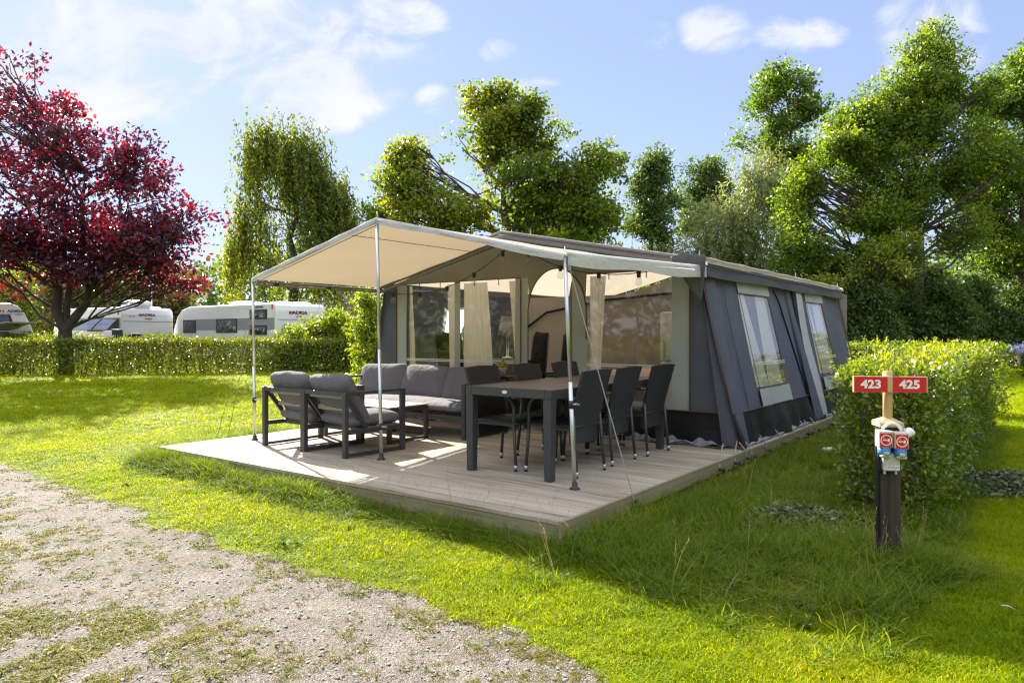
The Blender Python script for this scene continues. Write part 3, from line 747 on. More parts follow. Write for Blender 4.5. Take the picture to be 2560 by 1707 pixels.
# ================================================================== NUMERIC HELPERS
def hash2(ix, iy, s):
    h = np.sin(ix*127.1 + iy*311.7 + s*74.7)*43758.5453
    return h - np.floor(h)
def vnoise(x, y, s=0):
    ix, iy = np.floor(x), np.floor(y); fx, fy = x-ix, y-iy
    fx = fx*fx*(3-2*fx); fy = fy*fy*(3-2*fy)
    a = hash2(ix, iy, s); b = hash2(ix+1, iy, s); c = hash2(ix, iy+1, s); d = hash2(ix+1, iy+1, s)
    return a+(b-a)*fx+(c-a)*fy+(a-b-c+d)*fx*fy
def fbm(x, y, s=0, o=4):
    t = 0; amp = .5; k = 1
    for i in range(o): t = t+amp*vnoise(x*k, y*k, s+i); amp *= .5; k *= 2.03
    return t/(1-.5**o)
def unit(v): return v/np.maximum(np.linalg.norm(v, axis=1, keepdims=True), 1e-9)
def quad_mesh(name, V, mats, t=None, nv=4):
    n = len(V)//nv
    me = bpy.data.meshes.new(name); me.vertices.add(len(V)); me.vertices.foreach_set('co', V.astype(np.float32).ravel())
    me.loops.add(n*nv); me.loops.foreach_set('vertex_index', np.arange(n*nv, dtype=np.int32))
    me.polygons.add(n); me.polygons.foreach_set('loop_start', np.arange(0, n*nv, nv, dtype=np.int32))
    me.update(calc_edges=True)
    if t is not None:
        at = me.attributes.new('t', 'FLOAT', 'POINT'); at.data.foreach_set('value', np.repeat(t, nv).astype(np.float32))
    me.materials.append(mats); return me
def leaves(name, P, D, N, S, asp, m, t, parent=None, fold=.12):
    """one folded diamond leaf per point: P base, D length direction, N normal, S length"""
    D = unit(D); side = unit(np.cross(D, N)); N = np.cross(side, D)
    S = S[:, None]; k = S*asp*.5
    V = np.empty((len(P), 4, 3))
    V[:,0] = P; V[:,1] = P + D*S*.5 + side*k + N*S*fold; V[:,2] = P + D*S; V[:,3] = P + D*S*.5 - side*k + N*S*fold
    me = quad_mesh(name, V.reshape(-1, 3), m, t)
    o = bpy.data.objects.new(name, me); COL.objects.link(o)
    if parent is not None: o.parent = parent
    return o
def limb(mb, p, q, r0, r1, wig=.12, n=5, seg=6, rr=random):
    p, q = Vector(p), Vector(q); ln = (q-p).length; pts = []
    for i in range(n+1):
        t = i/n; o = Vector((rr.uniform(-1,1), rr.uniform(-1,1), rr.uniform(-.5,.5)))*wig*ln*.25*math.sin(PI*t)
        pts.append(p.lerp(q, t)+o)
    mb.tube(pts, [r0+(r1-r0)*i/n for i in range(n+1)], seg, False); return pts

M['bark'] = plain('bark', (.095,.075,.058), .9, 0, .3, 8, .8, 30, stretch=(1,1,.25))
M['bark_dark'] = plain('bark_dark', (.05,.04,.033), .9, 0, .3, 8, .8, 30, stretch=(1,1,.25))
M['twig'] = plain('twig', (.20,.155,.12), .9, 0, .2, 8)

def tree(name, label, x, y, trunk_h, trunk_r, lobes, mat_, size, n, clump=.55, droop=0., asp=.55, per=34, bark='bark', seed=1, trunk_top=None, fork=None, strand=0., gap=.0, up=.25, group='trees around the campsite', tbias=None, cat='tree', lean=(0,0), mains=None, soft=1.55):
    """lobes: (cx, cy, cz, rx, ry, rz, weight) ellipsoids in metres from the tree's foot"""
    rg = np.random.default_rng(seed); rr = random.Random(seed)
    t = thing(name, label, cat, (x, y, 0), 0, group)
    per = int(per*(.6 if strand else soft)); clump *= (.8 if strand else .62+.26*soft); size *= .94
    if not strand:
        ex = []
        for (cx, cy, cz, rx, ry, rz, w) in lobes:
            ex.append((cx, cy, cz, rx*.80, ry*.80, rz*.80, w*.40))
            for q in range(3):
                an = rr.uniform(0, 6.28); f = rr.uniform(.45, .78); e = rr.uniform(.42, .62)
                ex.append((cx+math.cos(an)*rx*f, cy+rr.uniform(-.6, .6)*ry, max(.4, cz+math.sin(an)*rz*f), rx*e, ry*e, rz*e*.85, w*.24))
        lobes = ex
    wsum = sum(l[6] for l in lobes); Ps, Cs, T = [], [], []
    mb = MB()
    tt = Vector(trunk_top) if trunk_top else Vector((lobes[0][0]*.5, lobes[0][1]*.5, lobes[0][2]))
    fk = Vector((lean[0], lean[1], trunk_h))
    mb.tube([(0,0,-.1), (0,0,.12), (lean[0]*.3, lean[1]*.3, trunk_h*.4), fk], [trunk_r*1.45, trunk_r*1.12, trunk_r*.95, trunk_r*.8], 12, False)
    main = []
    for tp, f0 in (mains or [(tt, .78)]): main += limb(mb, fk, tp, trunk_r*f0, trunk_r*.22, .15, 6, 9, rr)
    for (cx, cy, cz, rx, ry, rz, w) in lobes:
        c = np.array((cx, cy, cz)); nl = int(n*2.2*w/wsum); nc = max(5, nl//per)
        d = unit(rg.normal(size=(nc, 3))); rad = (.30+.72*rg.random(nc)**.6)*(1+.19*np.clip(rg.normal(size=nc), -2, 2))
        C = c + d*rad[:, None]*np.array((rx, ry, rz))
        if gap:
            gap_ = gap+.09
            keep = fbm(C[:,0]*.7/clump*.5+7, C[:,2]*.7/clump*.5+C[:,1]*.3, seed) > gap_
            C = C[keep|(rg.random(nc) < .05)]; nc = len(C)
        C[:,2] = np.maximum(C[:,2], .25)
        spray = rg.random(nc) < .32; C[spray] = c + (C[spray]-c)*(1.06+.32*rg.random((spray.sum(), 1)))
        C[:,2] = np.maximum(C[:,2], .25)
        ct = rg.normal(size=nc)*.20
        idx = np.repeat(np.arange(nc), np.where(spray, max(4, per//3), per))
        cs = clump*(.55+.9*rg.random(nc)); cs[spray] *= .62
        off = rg.normal(size=(len(idx), 3)); off *= np.minimum(1, 1.9/np.linalg.norm(off, axis=1))[:, None]*.47*cs[idx][:, None]
        off[:,2] = off[:,2]*.62 - .14*np.hypot(off[:,0], off[:,1])
        if strand: off[:,:2] *= .22; off[:,2] = -np.abs(rg.random(len(idx)))*strand*(.5+cs[idx]) + .2
        P = C[idx]+off
        tv = .5+ct[idx]+rg.normal(size=len(idx))*.16
        if tbias: tv = tv + tbias(P)
        Ps.append(P); T.append(tv); Cs.append(np.repeat(c[None], len(P), 0))
        # limb from the trunk to the heart of the lobe, then smaller ones to its clumps
        base = min(main, key=lambda q: abs(q.z-(cz-.6*math.hypot(cx-q.x, cy-q.y)-.2))+.45*math.hypot(cx-q.x, cy-q.y))
        hp = limb(mb, base, c, trunk_r*.25*(.5+.5*w/max(l[6] for l in lobes)), trunk_r*.09, .25, 5, 6, rr)
        for q in C[rg.permutation(nc)[:min(nc, 14)]]:
            s = hp[rr.randint(2, 5)]; limb(mb, s, q, trunk_r*.10, .008+trunk_r*.015, .3, 3, 4, rr)
    P = np.concatenate(Ps); T = np.concatenate(T); Cc = np.concatenate(Cs); k = len(P)
    out = unit(P-Cc); rnd = rg.normal(size=(k, 3))
    D = unit(rnd*.8 + out*.5 + np.array((0, 0, -droop*2)))
    N = unit(rg.normal(size=(k, 3))*.75 + out*.45 + np.array((0, 0, up*2)))
    leaves('crown', P, D, N, size*(.8+.8*rg.random(k)), asp, mat_, np.clip(T, 0, 1), t)
    obj('trunk', mb, M[bark], t, True)
    return t

LM = {}
LM['plum'] = leafmat('plum_leaf', [(0, (.030,.015,.048)), (.45, (.042,.015,.045)), (.58, (.060,.014,.036)), (.76, (.15,.014,.030)), (1, (.27,.020,.030))], (2.7,.6,.65), .46, .38, .7)
LM['birch'] = leafmat('birch_leaf', [(0, (.05,.08,.014)), (.5, (.105,.145,.018)), (1, (.26,.27,.022))], (1.8,1.7,.4), .45, .45, .4)
LM['maple'] = leafmat('maple_leaf', [(0, (.055,.105,.012)), (.5, (.11,.165,.014)), (.8, (.22,.24,.018)), (1, (.34,.29,.02))], (1.9,1.8,.4), .5, .4, .6)
LM['alder'] = leafmat('alder_leaf', [(0, (.055,.10,.022)), (.5, (.115,.175,.024)), (1, (.23,.27,.028))], (1.9,1.9,.4), .50, .40, .45)
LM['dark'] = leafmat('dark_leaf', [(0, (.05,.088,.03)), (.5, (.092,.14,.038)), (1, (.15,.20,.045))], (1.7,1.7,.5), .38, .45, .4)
LM['willow'] = leafmat('willow_leaf', [(0, (.15,.19,.075)), (.5, (.25,.29,.12)), (1, (.36,.38,.17))], (1.4,1.4,.7), .4, .4, .6)
LM['brown'] = leafmat('copper_leaf', [(0, (.06,.09,.02)), (.5, (.12,.13,.03)), (.75, (.22,.15,.06)), (1, (.40,.24,.11))], (1.5,1.3,.6), .4)
LM['hedge'] = leafmat('hedge_leaf', [(0, (.075,.125,.010)), (.5, (.16,.21,.014)), (.85, (.30,.32,.022)), (1, (.42,.36,.06))], (1.8,1.6,.3), .34, .35, .9)
LM['privet'] = leafmat('privet_leaf', [(0, (.050,.095,.014)), (.5, (.125,.19,.020)), (.85, (.28,.34,.022)), (1, (.40,.42,.03))], (1.9,1.7,.3), .40, .33, .9)
LM['bush'] = leafmat('bush_leaf', [(0, (.09,.15,.012)), (.5, (.19,.26,.018)), (1, (.36,.38,.025))], (1.7,1.6,.35), .5, .4, .6)

def px(u, d): return (u-1280)/1794.46*d
def ph(v, d): return CAMZ-(v-833.34)/1794.46*d
def lobe(d, u, v, ru, rv, w, dy=0., ry=None, x0=0.):
    """lobe seen at picture spot (u,v) at distance d: returns metres from a tree standing at x0"""
    k = d/1794.46
    return (px(u, d)-x0, dy, ph(v, d), ru*k, (ry if ry else ru*k*.9), rv*k, w)

# copper plum on the lawn in front of the hedge
D = 24.2; X0 = px(163, D)
tree('plum_tree', 'dark red plum tree with forked trunk on the lawn before the clipped hedge', X0, D, 1.45, .25,
     [lobe(D, 20, 330, 150, 230, 1.3, -.5, 2.6, X0), lobe(D, -90, 480, 190, 250, 1.3, .5, 2.8, X0), lobe(D, 185, 430, 150, 190, 1.25, -.8, 2.4, X0), lobe(D, 300, 390, 90, 120, .6, .6, 1.6, X0),
      lobe(D, 330, 520, 160, 140, 1.1, -.3, 2.4, X0), lobe(D, 430, 610, 125, 110, .8, -.8, 1.8, X0), lobe(D, 190, 580, 190, 105, 1.0, .3, 2.4, X0), lobe(D, 40, 630, 130, 60, .4, -.6, 1.8, X0), lobe(D, 430, 700, 80, 40, .2, -.5, 1.2, X0), lobe(D, 270, 690, 60, 35, .10, -.4, 1.2, X0), lobe(D, 20, 190, 90, 110, .75, 0, 1.3, X0), lobe(D, -110, 260, 130, 140, .9, .4, 1.8, X0), lobe(D, 330, 635, 130, 60, .5, .5, 1.9, X0), lobe(D, 90, 610, 130, 60, .5, -.9, 1.9, X0), lobe(D, 210, 660, 110, 40, .3, -.3, 1.6, X0)],
     LM['plum'], .15, 21000, clump=.62, per=30, bark='bark_dark', seed=3,  mains=[((-1.3, .1, 5.6), .72), ((1.9, -.2, 4.3), .66), ((.5, .4, 6.8), .5)], gap=.37, up=.15, soft=1.9)
# weeping birch
D = 46; X0 = px(735, D)
tree('weeping_birch', 'weeping birch with hanging strands behind the canopy\'s outer pole', X0, D, 4, .33,
     [lobe(D, 690, 380, 95, 90, 1.1, 0, None, X0), lobe(D, 650, 340, 45, 50, .35, 0, None, X0), lobe(D, 765, 385, 75, 80, .9, 0, None, X0), lobe(D, 820, 470, 60, 70, .7, 0, None, X0), lobe(D, 850, 530, 50, 75, .6, 0, None, X0), lobe(D, 640, 500, 55, 110, .7, 0, None, X0), lobe(D, 720, 560, 120, 90, .9, 0, None, X0), lobe(D, 600, 620, 45, 70, .6, 0, None, X0), lobe(D, 800, 620, 90, 70, .6, 0, None, X0), lobe(D, 690, 660, 110, 50, .5, 0, None, X0)],
     LM['birch'], .20, 40000, clump=.8, per=40, seed=5, strand=2.9, droop=.9, asp=.5, trunk_top=(px(735,D)-X0, 0, 14), gap=.34, bark='bark_dark', tbias=lambda P: np.clip((-P[:,0]-1.2)*.13, 0, .45)*np.clip((12-P[:,2])*.2, .3, 1))
# aspen-like tree behind the tent
D = 40; X0 = px(1262, D)
tree('maple_tree', 'broad yellow-tinged tree rising behind the tent roof', X0, D, 3.5, .36,
     [lobe(D, 1240, 330, 100, 95, 1, 0, None, X0), lobe(D, 1185, 400, 85, 90, .8, -1, None, X0), lobe(D, 1330, 380, 95, 110, .9, .5, None, X0), lobe(D, 1060, 440, 95, 80, .8, 0, None, X0), lobe(D, 985, 520, 80, 70, .6, 0, None, X0), lobe(D, 1120, 530, 120, 70, .8, -1, None, X0), lobe(D, 1280, 510, 150, 90, 1.1, 0, None, X0), lobe(D, 1480, 430, 85, 70, .6, 0, None, X0), lobe(D, 1470, 520, 95, 70, .7, .4, None, X0), lobe(D, 1400, 570, 130, 55, .6, 0, None, X0), lobe(D, 1215, 250, 45, 45, .22, 0, None, X0), lobe(D, 1340, 270, 38, 40, .18, 0, None, X0), lobe(D, 1010, 385, 45, 45, .2, 0, None, X0), lobe(D, 1100, 590, 140, 50, .5, 0, None, X0), lobe(D, 1230, 460, 190, 120, 1.0, .8, None, X0), lobe(D, 1400, 480, 90, 80, .6, .2, None, X0), lobe(D, 1080, 500, 90, 70, .5, .5, None, X0)],
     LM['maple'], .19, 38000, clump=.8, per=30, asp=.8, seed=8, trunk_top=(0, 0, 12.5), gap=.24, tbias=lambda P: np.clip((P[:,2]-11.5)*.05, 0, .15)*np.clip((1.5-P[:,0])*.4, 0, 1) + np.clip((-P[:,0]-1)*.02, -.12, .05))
# right-hand trees
def rtree(label, D, u0, lobes, mat_, size, n, seed, name='alder_tree', **k):
    X0 = px(u0, D)
    return tree(name, label, X0, D, k.pop('trunk_h', 3.0), k.pop('trunk_r', .26), [lobe(D, *l, x0=X0) for l in lobes], mat_, size, n, seed=seed, **k)
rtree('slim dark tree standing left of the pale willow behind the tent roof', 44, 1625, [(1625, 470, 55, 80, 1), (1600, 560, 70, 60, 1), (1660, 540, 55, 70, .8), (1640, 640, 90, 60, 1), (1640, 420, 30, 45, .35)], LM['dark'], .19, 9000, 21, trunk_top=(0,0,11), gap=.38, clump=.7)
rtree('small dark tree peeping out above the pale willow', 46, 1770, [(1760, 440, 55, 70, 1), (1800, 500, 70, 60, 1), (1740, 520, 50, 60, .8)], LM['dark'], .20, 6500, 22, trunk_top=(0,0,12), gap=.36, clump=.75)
rtree('tall slender tree with a bare dark stem right of the pale willow', 34, 1968, [(1945, 205, 55, 50, .6), (1950, 270, 85, 60, 1), (2050, 270, 50, 40, .45), (1935, 350, 85, 60, 1), (2020, 350, 80, 60, .8), (1880, 350, 50, 30, .3), (1975, 430, 90, 60, .7), (1950, 520, 60, 60, .4)], LM['alder'], .17, 14000, 23, trunk_top=(0,0,12.5), gap=.30, clump=.62, tbias=lambda P: -.15+0*P[:,0], trunk_r=.2)
rtree('pale silvery willow hanging behind the tent\'s right roof slope', 30, 1830, [(1800, 560, 85, 80, 1), (1760, 640, 70, 60, .8), (1905, 440, 70, 70, .8), (1880, 530, 90, 90, 1), (1850, 650, 110, 60, 1)], LM['willow'], .17, 17000, 24, name='willow_tree', trunk_top=(0,0,7), clump=.6, droop=.5, asp=.24, strand=.9, per=44, gap=.3)
rtree('huge sunlit alder rising highest behind the red number sign', 27, 2290, [(2330, 190, 90, 80, .9), (2345, 100, 32, 55, .2), (2230, 260, 100, 80, 1.2), (2400, 250, 90, 90, 1), (2150, 340, 110, 90, 1.3), (2300, 380, 140, 100, 1.5), (2100, 450, 110, 90, 1.2), (2430, 420, 110, 110, 1.2), (2230, 500, 140, 90, 1.4), (2080, 580, 120, 80, 1.2), (2360, 560, 140, 90, 1.3), (2200, 640, 140, 80, 1.2), (2020, 680, 90, 70, .6), (2010, 560, 65, 90, .9), (2030, 450, 50, 60, .5), (2425, 530, 110, 95, 1.0), (2360, 460, 90, 80, .8), (2260, 440, 170, 170, 1.3)], LM['alder'], .125, 74000, 25, trunk_top=(0,0,9.5), clump=.55, per=36, gap=.27, trunk_r=.34)
rtree('darker alder at the picture\'s right edge, partly cut off', 29, 2560, [(2500, 230, 60, 60, .5), (2560, 180, 60, 80, .8), (2600, 300, 120, 100, 1), (2500, 380, 90, 80, .9), (2540, 480, 110, 90, 1), (2500, 590, 110, 80, 1), (2600, 640, 120, 90, 1)], LM['alder'], .135, 26000, 26, trunk_top=(0,0,10), clump=.6, gap=.28, tbias=lambda P: -.2+0*P[:,0])
rtree('bright green low tree in front of the dark wood at right', 25.5, 2185, [(2200, 615, 60, 28, .8), (2275, 585, 50, 24, .6), (2120, 655, 55, 26, .6), (2060, 700, 60, 26, .5), (2230, 665, 70, 25, .5)], LM['bush'], .10, 4200, 27, trunk_h=1.2, trunk_r=.05, clump=.42, gap=.40, trunk_top=(0,0,3.2), per=20)
# shrubs that close the woodland edge
def shrub(label, D, u, v, ru, rv, mat_, size, n, seed, name='shrub', **k):
    X0 = px(u, D); h = ph(v, D)
    kk = D/1794.46
    hh = h+rv*kk
    lob = [(0, 0, hh*.45, ru*kk*.9, ru*kk*.6, hh*.5, 1), (-ru*kk*.45, .2, hh*.55, ru*kk*.55, ru*kk*.45, hh*.38, .7), (ru*kk*.45, -.2, hh*.5, ru*kk*.55, ru*kk*.45, hh*.42, .7)]
    return tree(name, label, X0, D, hh*.25, .07, lob, mat_, size, n, seed=seed, cat='shrub', trunk_top=(0,0,hh*.6), group=k.pop('group', 'shrubs along the woodland edge'), **k)
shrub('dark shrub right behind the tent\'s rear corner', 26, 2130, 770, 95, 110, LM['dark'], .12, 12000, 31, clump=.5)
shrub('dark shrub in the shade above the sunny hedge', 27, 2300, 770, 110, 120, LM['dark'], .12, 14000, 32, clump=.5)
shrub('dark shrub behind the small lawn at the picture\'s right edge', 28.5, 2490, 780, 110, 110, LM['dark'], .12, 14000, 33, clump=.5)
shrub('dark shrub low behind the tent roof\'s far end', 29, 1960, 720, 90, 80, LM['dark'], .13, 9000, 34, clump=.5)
shrub('bright green shrub showing over the tent roof left of the willow', 34, 1540, 640, 70, 40, LM['bush'], .15, 5000, 35, clump=.5)
shrub('brownish green shrub behind the caravan beside the plum trunk', 36, 200, 730, 110, 70, LM['brown'], .17, 7000, 36, clump=.6, group='bushes behind the caravans')
shrub('brownish green shrub behind the caravan with roof aerial', 37, 385, 700, 90, 70, LM['brown'], .17, 6000, 37, clump=.6, group='bushes behind the caravans')
shrub('yellow-green shrub at the picture\'s left edge behind the plum tree', 40, 45, 690, 120, 70, LM['bush'], .18, 7000, 38, clump=.6, group='bushes behind the caravans')
shrub('dense sunny shrub in front of the rear caravan beyond the hedge', 25.6, 815, 830, 75, 55, LM['bush'], .11, 7000, 39, clump=.4, group='bushes behind the hedge')
shrub('low leafy shrub rising from the hedge before the caravan\'s rear edge', 25.2, 730, 835, 45, 28, LM['bush'], .10, 2600, 40, clump=.35, group='bushes behind the hedge')
shrub('grey-green shrub between caravan and tent beyond the hedge', 26, 900, 820, 60, 60, LM['willow'], .10, 4200, 41, clump=.4, group='bushes behind the hedge')
# ash seedlings at the tent's left side
D = 14.6; X0 = px(935, D)
tree('ash_sapling', 'young leafy ash sapling close beside the tent\'s left wall', X0, D, .5, .035,
     [lobe(D, 935, 900, 38, 45, 1, 0, None, X0), lobe(D, 905, 840, 30, 45, .7, 0, None, X0), lobe(D, 945, 800, 30, 50, .7, 0, None, X0), lobe(D, 930, 740, 35, 45, .6, 0, None, X0), lobe(D, 905, 925, 25, 30, .5, 0, None, X0)],
     LM['bush'], .085, 2100, clump=.24, per=14, seed=44, droop=.15, asp=.42, trunk_top=(0,0,2.0), cat='tree')
# bare tree
bt = thing('bare_tree', 'leafless grey tree with curling twigs between caravans and tent', 'tree', (px(905, 27), 27, 0), 0, 'trees around the campsite')
mb = MB(); rr = random.Random(4)
tr = limb(mb, (0,0,-.1), (-.35,0,3.0), .11, .06, .1, 6, 8, rr)
def sub(p, d, ln, r, lv):
    q = p + d*ln; pp = limb(mb, p, q, r, r*.55, .5, 4, 5, rr)
    if lv:
        for k in range(4):
            dd = (d + Vector((rr.uniform(-1,1), rr.uniform(-1,1), rr.uniform(-.7,.7)))).normalized(); sub(pp[rr.randint(1,4)], dd, ln*.62, r*.5, lv-1)
for k in range(6): sub(tr[3+k % 4], Vector((rr.uniform(-1.2,.7), rr.uniform(-.6,.6), rr.uniform(.2,.9))).normalized(), 1.3, .035, 2)
obj('trunk', mb, M['twig'], bt, True)

# far woodland that closes the horizon, one mass
rg = np.random.default_rng(77); n = 42000
th = rg.uniform(-1.0, 1.02, n); rad = rg.uniform(58, 72, n)
hh = 5.2+2.6*fbm(th*14+5, th*0+2, 3)*2
z = rg.random(n)**.8*hh
P = np.stack([np.sin(th)*rad*1.15, np.cos(th)*rad, z], 1)
nb = 60000; tb_ = rg.uniform(1.35, 4.9, nb); rb = rg.uniform(30, 40, nb); zb_ = rg.random(nb)**.8*(10+7*fbm(tb_*5, tb_*0+1, 9))
P = np.concatenate([P, np.stack([np.sin(tb_)*rb, np.cos(tb_)*rb, zb_], 1)]); n += nb
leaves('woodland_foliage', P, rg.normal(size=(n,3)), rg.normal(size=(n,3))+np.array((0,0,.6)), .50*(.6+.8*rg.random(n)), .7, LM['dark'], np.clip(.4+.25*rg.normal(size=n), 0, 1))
tag(bpy.data.objects['woodland_foliage'], 'dark far woodland closing the view behind caravans and trees', 'woodland', kind='stuff')

# ================================================================== HEDGES
def hedge(label, p0, p1, w, h, n, size, mat_, seed, stems=0, group='clipped hedges', sprigs=0, depth=.16, asp=.5):
    rg = np.random.default_rng(seed); rr = random.Random(seed)
    p0, p1 = np.array(p0, float), np.array(p1, float); ln = np.linalg.norm(p1-p0); d = (p1-p0)/ln; s = np.array((d[1], -d[0]))
    t = thing('clipped_hedge', label, 'hedge', ((p0+p1)[0]/2, (p0+p1)[1]/2, 0), math.atan2(d[1], d[0]), group)
    areas = np.array([ln*h, ln*h, ln*w*1.25, w*h, w*h]); k = rg.choice(5, n, p=areas/areas.sum())
    u = (rg.random(n)-.5)*ln; vv = (rg.random(n)-.5)*w; z = h*(.02+.98*rg.random(n)); dep = rg.exponential(depth*.5, n)
    b = .12*(fbm(u*2.2, z*2.2, seed)-.5)*2+.10*(fbm(u*.8+3, z*.9, seed+1)-.5)*2
    N = np.zeros((n, 3))
    m = k == 0; vv[m] = -w/2+dep[m]+b[m]; N[m] = (0,-1,.2)
    m = k == 1; vv[m] = w/2-dep[m]+b[m]; N[m] = (0,1,.2)
    m = k == 2; z[m] = h-dep[m]*.7+.06*(fbm(u[m]*3, vv[m]*3, seed+3)-.5)*2; N[m] = (0,0,1)
    m = k == 3; u[m] = -ln/2+dep[m]+b[m]; N[m] = (-1,0,.2)
    m = k == 4; u[m] = ln/2-dep[m]+b[m]; N[m] = (1,0,.2)
    rnd = .5*size*rg.normal(size=(n,3)); P = np.stack([u, vv, z], 1)+rnd; P[:,2] = np.maximum(P[:,2], .02)
    Dr = unit(rg.normal(size=(n,3))*.8+N*.6+np.array((0,0,.35))); Nn = unit(rg.normal(size=(n,3))*.6+N*.9+np.array((0,0,.3)))
    tv = .45+.2*rg.normal(size=n)+.25*(fbm(u*1.3+9, z*1.5+vv, seed+8)-.5)
    ls = [(P, Dr, Nn, size*(.6+.8*rg.random(n)), tv)]
    if sprigs:
        m = sprigs*9; c = np.repeat(np.stack([(rg.random(sprigs)-.5)*ln, (rg.random(sprigs)-.5)*w*.95, np.full(sprigs, h)], 1), 9, 0)
        c[:,2] += np.tile(np.arange(9)*.016, sprigs)*np.repeat(.4+.8*rg.random(sprigs), 9); c += rg.normal(size=(m,3))*.006
        ls.append((c, unit(rg.normal(size=(m,3))*.7+np.array((0,0,.8))), unit(rg.normal(size=(m,3))), size*(.7+.6*rg.random(m)), .8+.15*rg.normal(size=m)))
    A = [np.concatenate([q[i] for q in ls]) for i in range(5)]
    leaves('foliage', A[0], A[1], A[2], A[3], asp, mat_, np.clip(A[4], 0, 1), t)
    mb = MB()
    for i in range(stems):
        x = (i+.5)/stems*ln-ln/2+rr.uniform(-.1,.1); y = rr.uniform(-.3,.3)*w
        q = limb(mb, (x, y, 0), (x+rr.uniform(-.12,.12), y+rr.uniform(-.15,.15)*w, h*.9), rr.uniform(.010,.022), .005, .15, 4, 5, rr)
        for j in range(2): limb(mb, q[rr.randint(1,3)], (x+rr.uniform(-.2,.2), y+rr.uniform(-.3,.3)*w, h*rr.uniform(.6,.95)), .008, .003, .2, 3, 4, rr)
    if stems: obj('stem', mb, M['bark'], t, True)
    return t
hedge('long clipped hedge with see-through stems between lawn and caravans', (-23.5, 21.6), (-4.3, 25.3), .95, 1.13, 62000, .085, LM['hedge'], 51, 120, depth=.28)
hedge('second clipped hedge peeping over the long one beside the plum trunk', (-24, 25.4), (-12.6, 27.3), .8, 1.28, 9000, .10, LM['hedge'], 52, 20)
A_, B_ = W(-1.53, 2.05), W(-1.53, 8.2)
hedge('broad sunlit privet hedge right behind the number sign', (A_.x, A_.y), (B_.x, B_.y), .66, 1.10, 62000, .043, LM['privet'], 53, 60, sprigs=160, depth=.14)
A_, B_ = W(-1.9, 10.3), W(5.2, 10.9)
hedge('clipped hedge running behind the tent\'s rear corner', (A_.x, A_.y), (B_.x, B_.y), .75, 1.16, 15000, .065, LM['privet'], 54, 20, sprigs=30)
hedge('small flowering hedge end at the picture\'s right edge', (px(2585, 21), 21), (px(2585, 21)+2.5, 22.0), .9, .95, 4500, .09, LM['privet'], 55, 8)
rg = np.random.default_rng(5); n = 260
fl = thing('hydrangea', 'pale blue flowers topping the small hedge at right', 'flowers', (px(2555, 20.6), 20.6, .92))
P = rg.normal(size=(n,3))*np.array((.22,.2,.06)); leaves('blossom', P, rg.normal(size=(n,3)), rg.normal(size=(n,3))+np.array((0,0,1)), np.full(n, .09), .9, plain('blue_petal', (.42,.42,.72), .6), rg.random(n), fl)
# small flowers of the pot
n = 150; P = unit(rg.normal(size=(n,3)))*np.array((.075,.075,.045))*(.5+.5*rg.random((n,1)))+np.array((0,0,.135))
leaves('blossom', P, rg.normal(size=(n,3)), rg.normal(size=(n,3))+np.array((0,0,1)), np.full(n, .03), .9, leafmat('yellow_petal', [(0, (.10,.16,.02)), (.4, (.55,.5,.10)), (1, (.75,.7,.2))], (1.1,1.1,.6), .3), rg.random(n), fp)
# clippings
def heap(label, cx, cy, sx, sy, h, n, seed, rz=0):
    rg = np.random.default_rng(seed)
    t = thing('hedge_clippings', label, 'clippings heap', (cx, cy, 0), rz, 'heaps of cut hedge twigs')
    q = rg.normal(size=(n,2))*.45; r = np.hypot(q[:,0], q[:,1]); z = h*np.exp(-r**2*1.6)*rg.random(n)**.6+.03
    P = np.stack([q[:,0]*sx, q[:,1]*sy, z], 1)
    leaves('leaf_litter', P, rg.normal(size=(n,3))*np.array((1,1,.4)), rg.normal(size=(n,3))+np.array((0,0,.8)), .042*(.6+.9*rg.random(n)), .5, leafmat('cut_leaf'+str(seed), [(0, (.03,.03,.025)), (.3, (.07,.06,.04)), (.5, (.09,.14,.05)), (1, (.36,.42,.28))], (1.2,1.2,.6), .3), np.clip(rg.random(n), 0, 1), t)
    mb = MB(); rr = random.Random(seed)
    for i in range(60):
        x, y = rr.gauss(0,.45)*sx, rr.gauss(0,.45)*sy; a = rr.uniform(0, 6.28); l = rr.uniform(.08,.25)
        mb.tube([(x, y, h*.5*rr.random()+.03), (x+l*math.cos(a), y+l*math.sin(a), h*rr.random()*.8+.04)], [.004,.002], 5)
    obj('twig', mb, M['twig'], t); return t
heap('heap of wilted hedge clippings on the shaded grass left of the number post', 2.02, 5.15, .50, .36, .09, 2300, 61)
heap('long dark heap of hedge clippings on the grass right of the big hedge', 4.35, 6.35, .85, .46, .11, 4400, 62, .2)
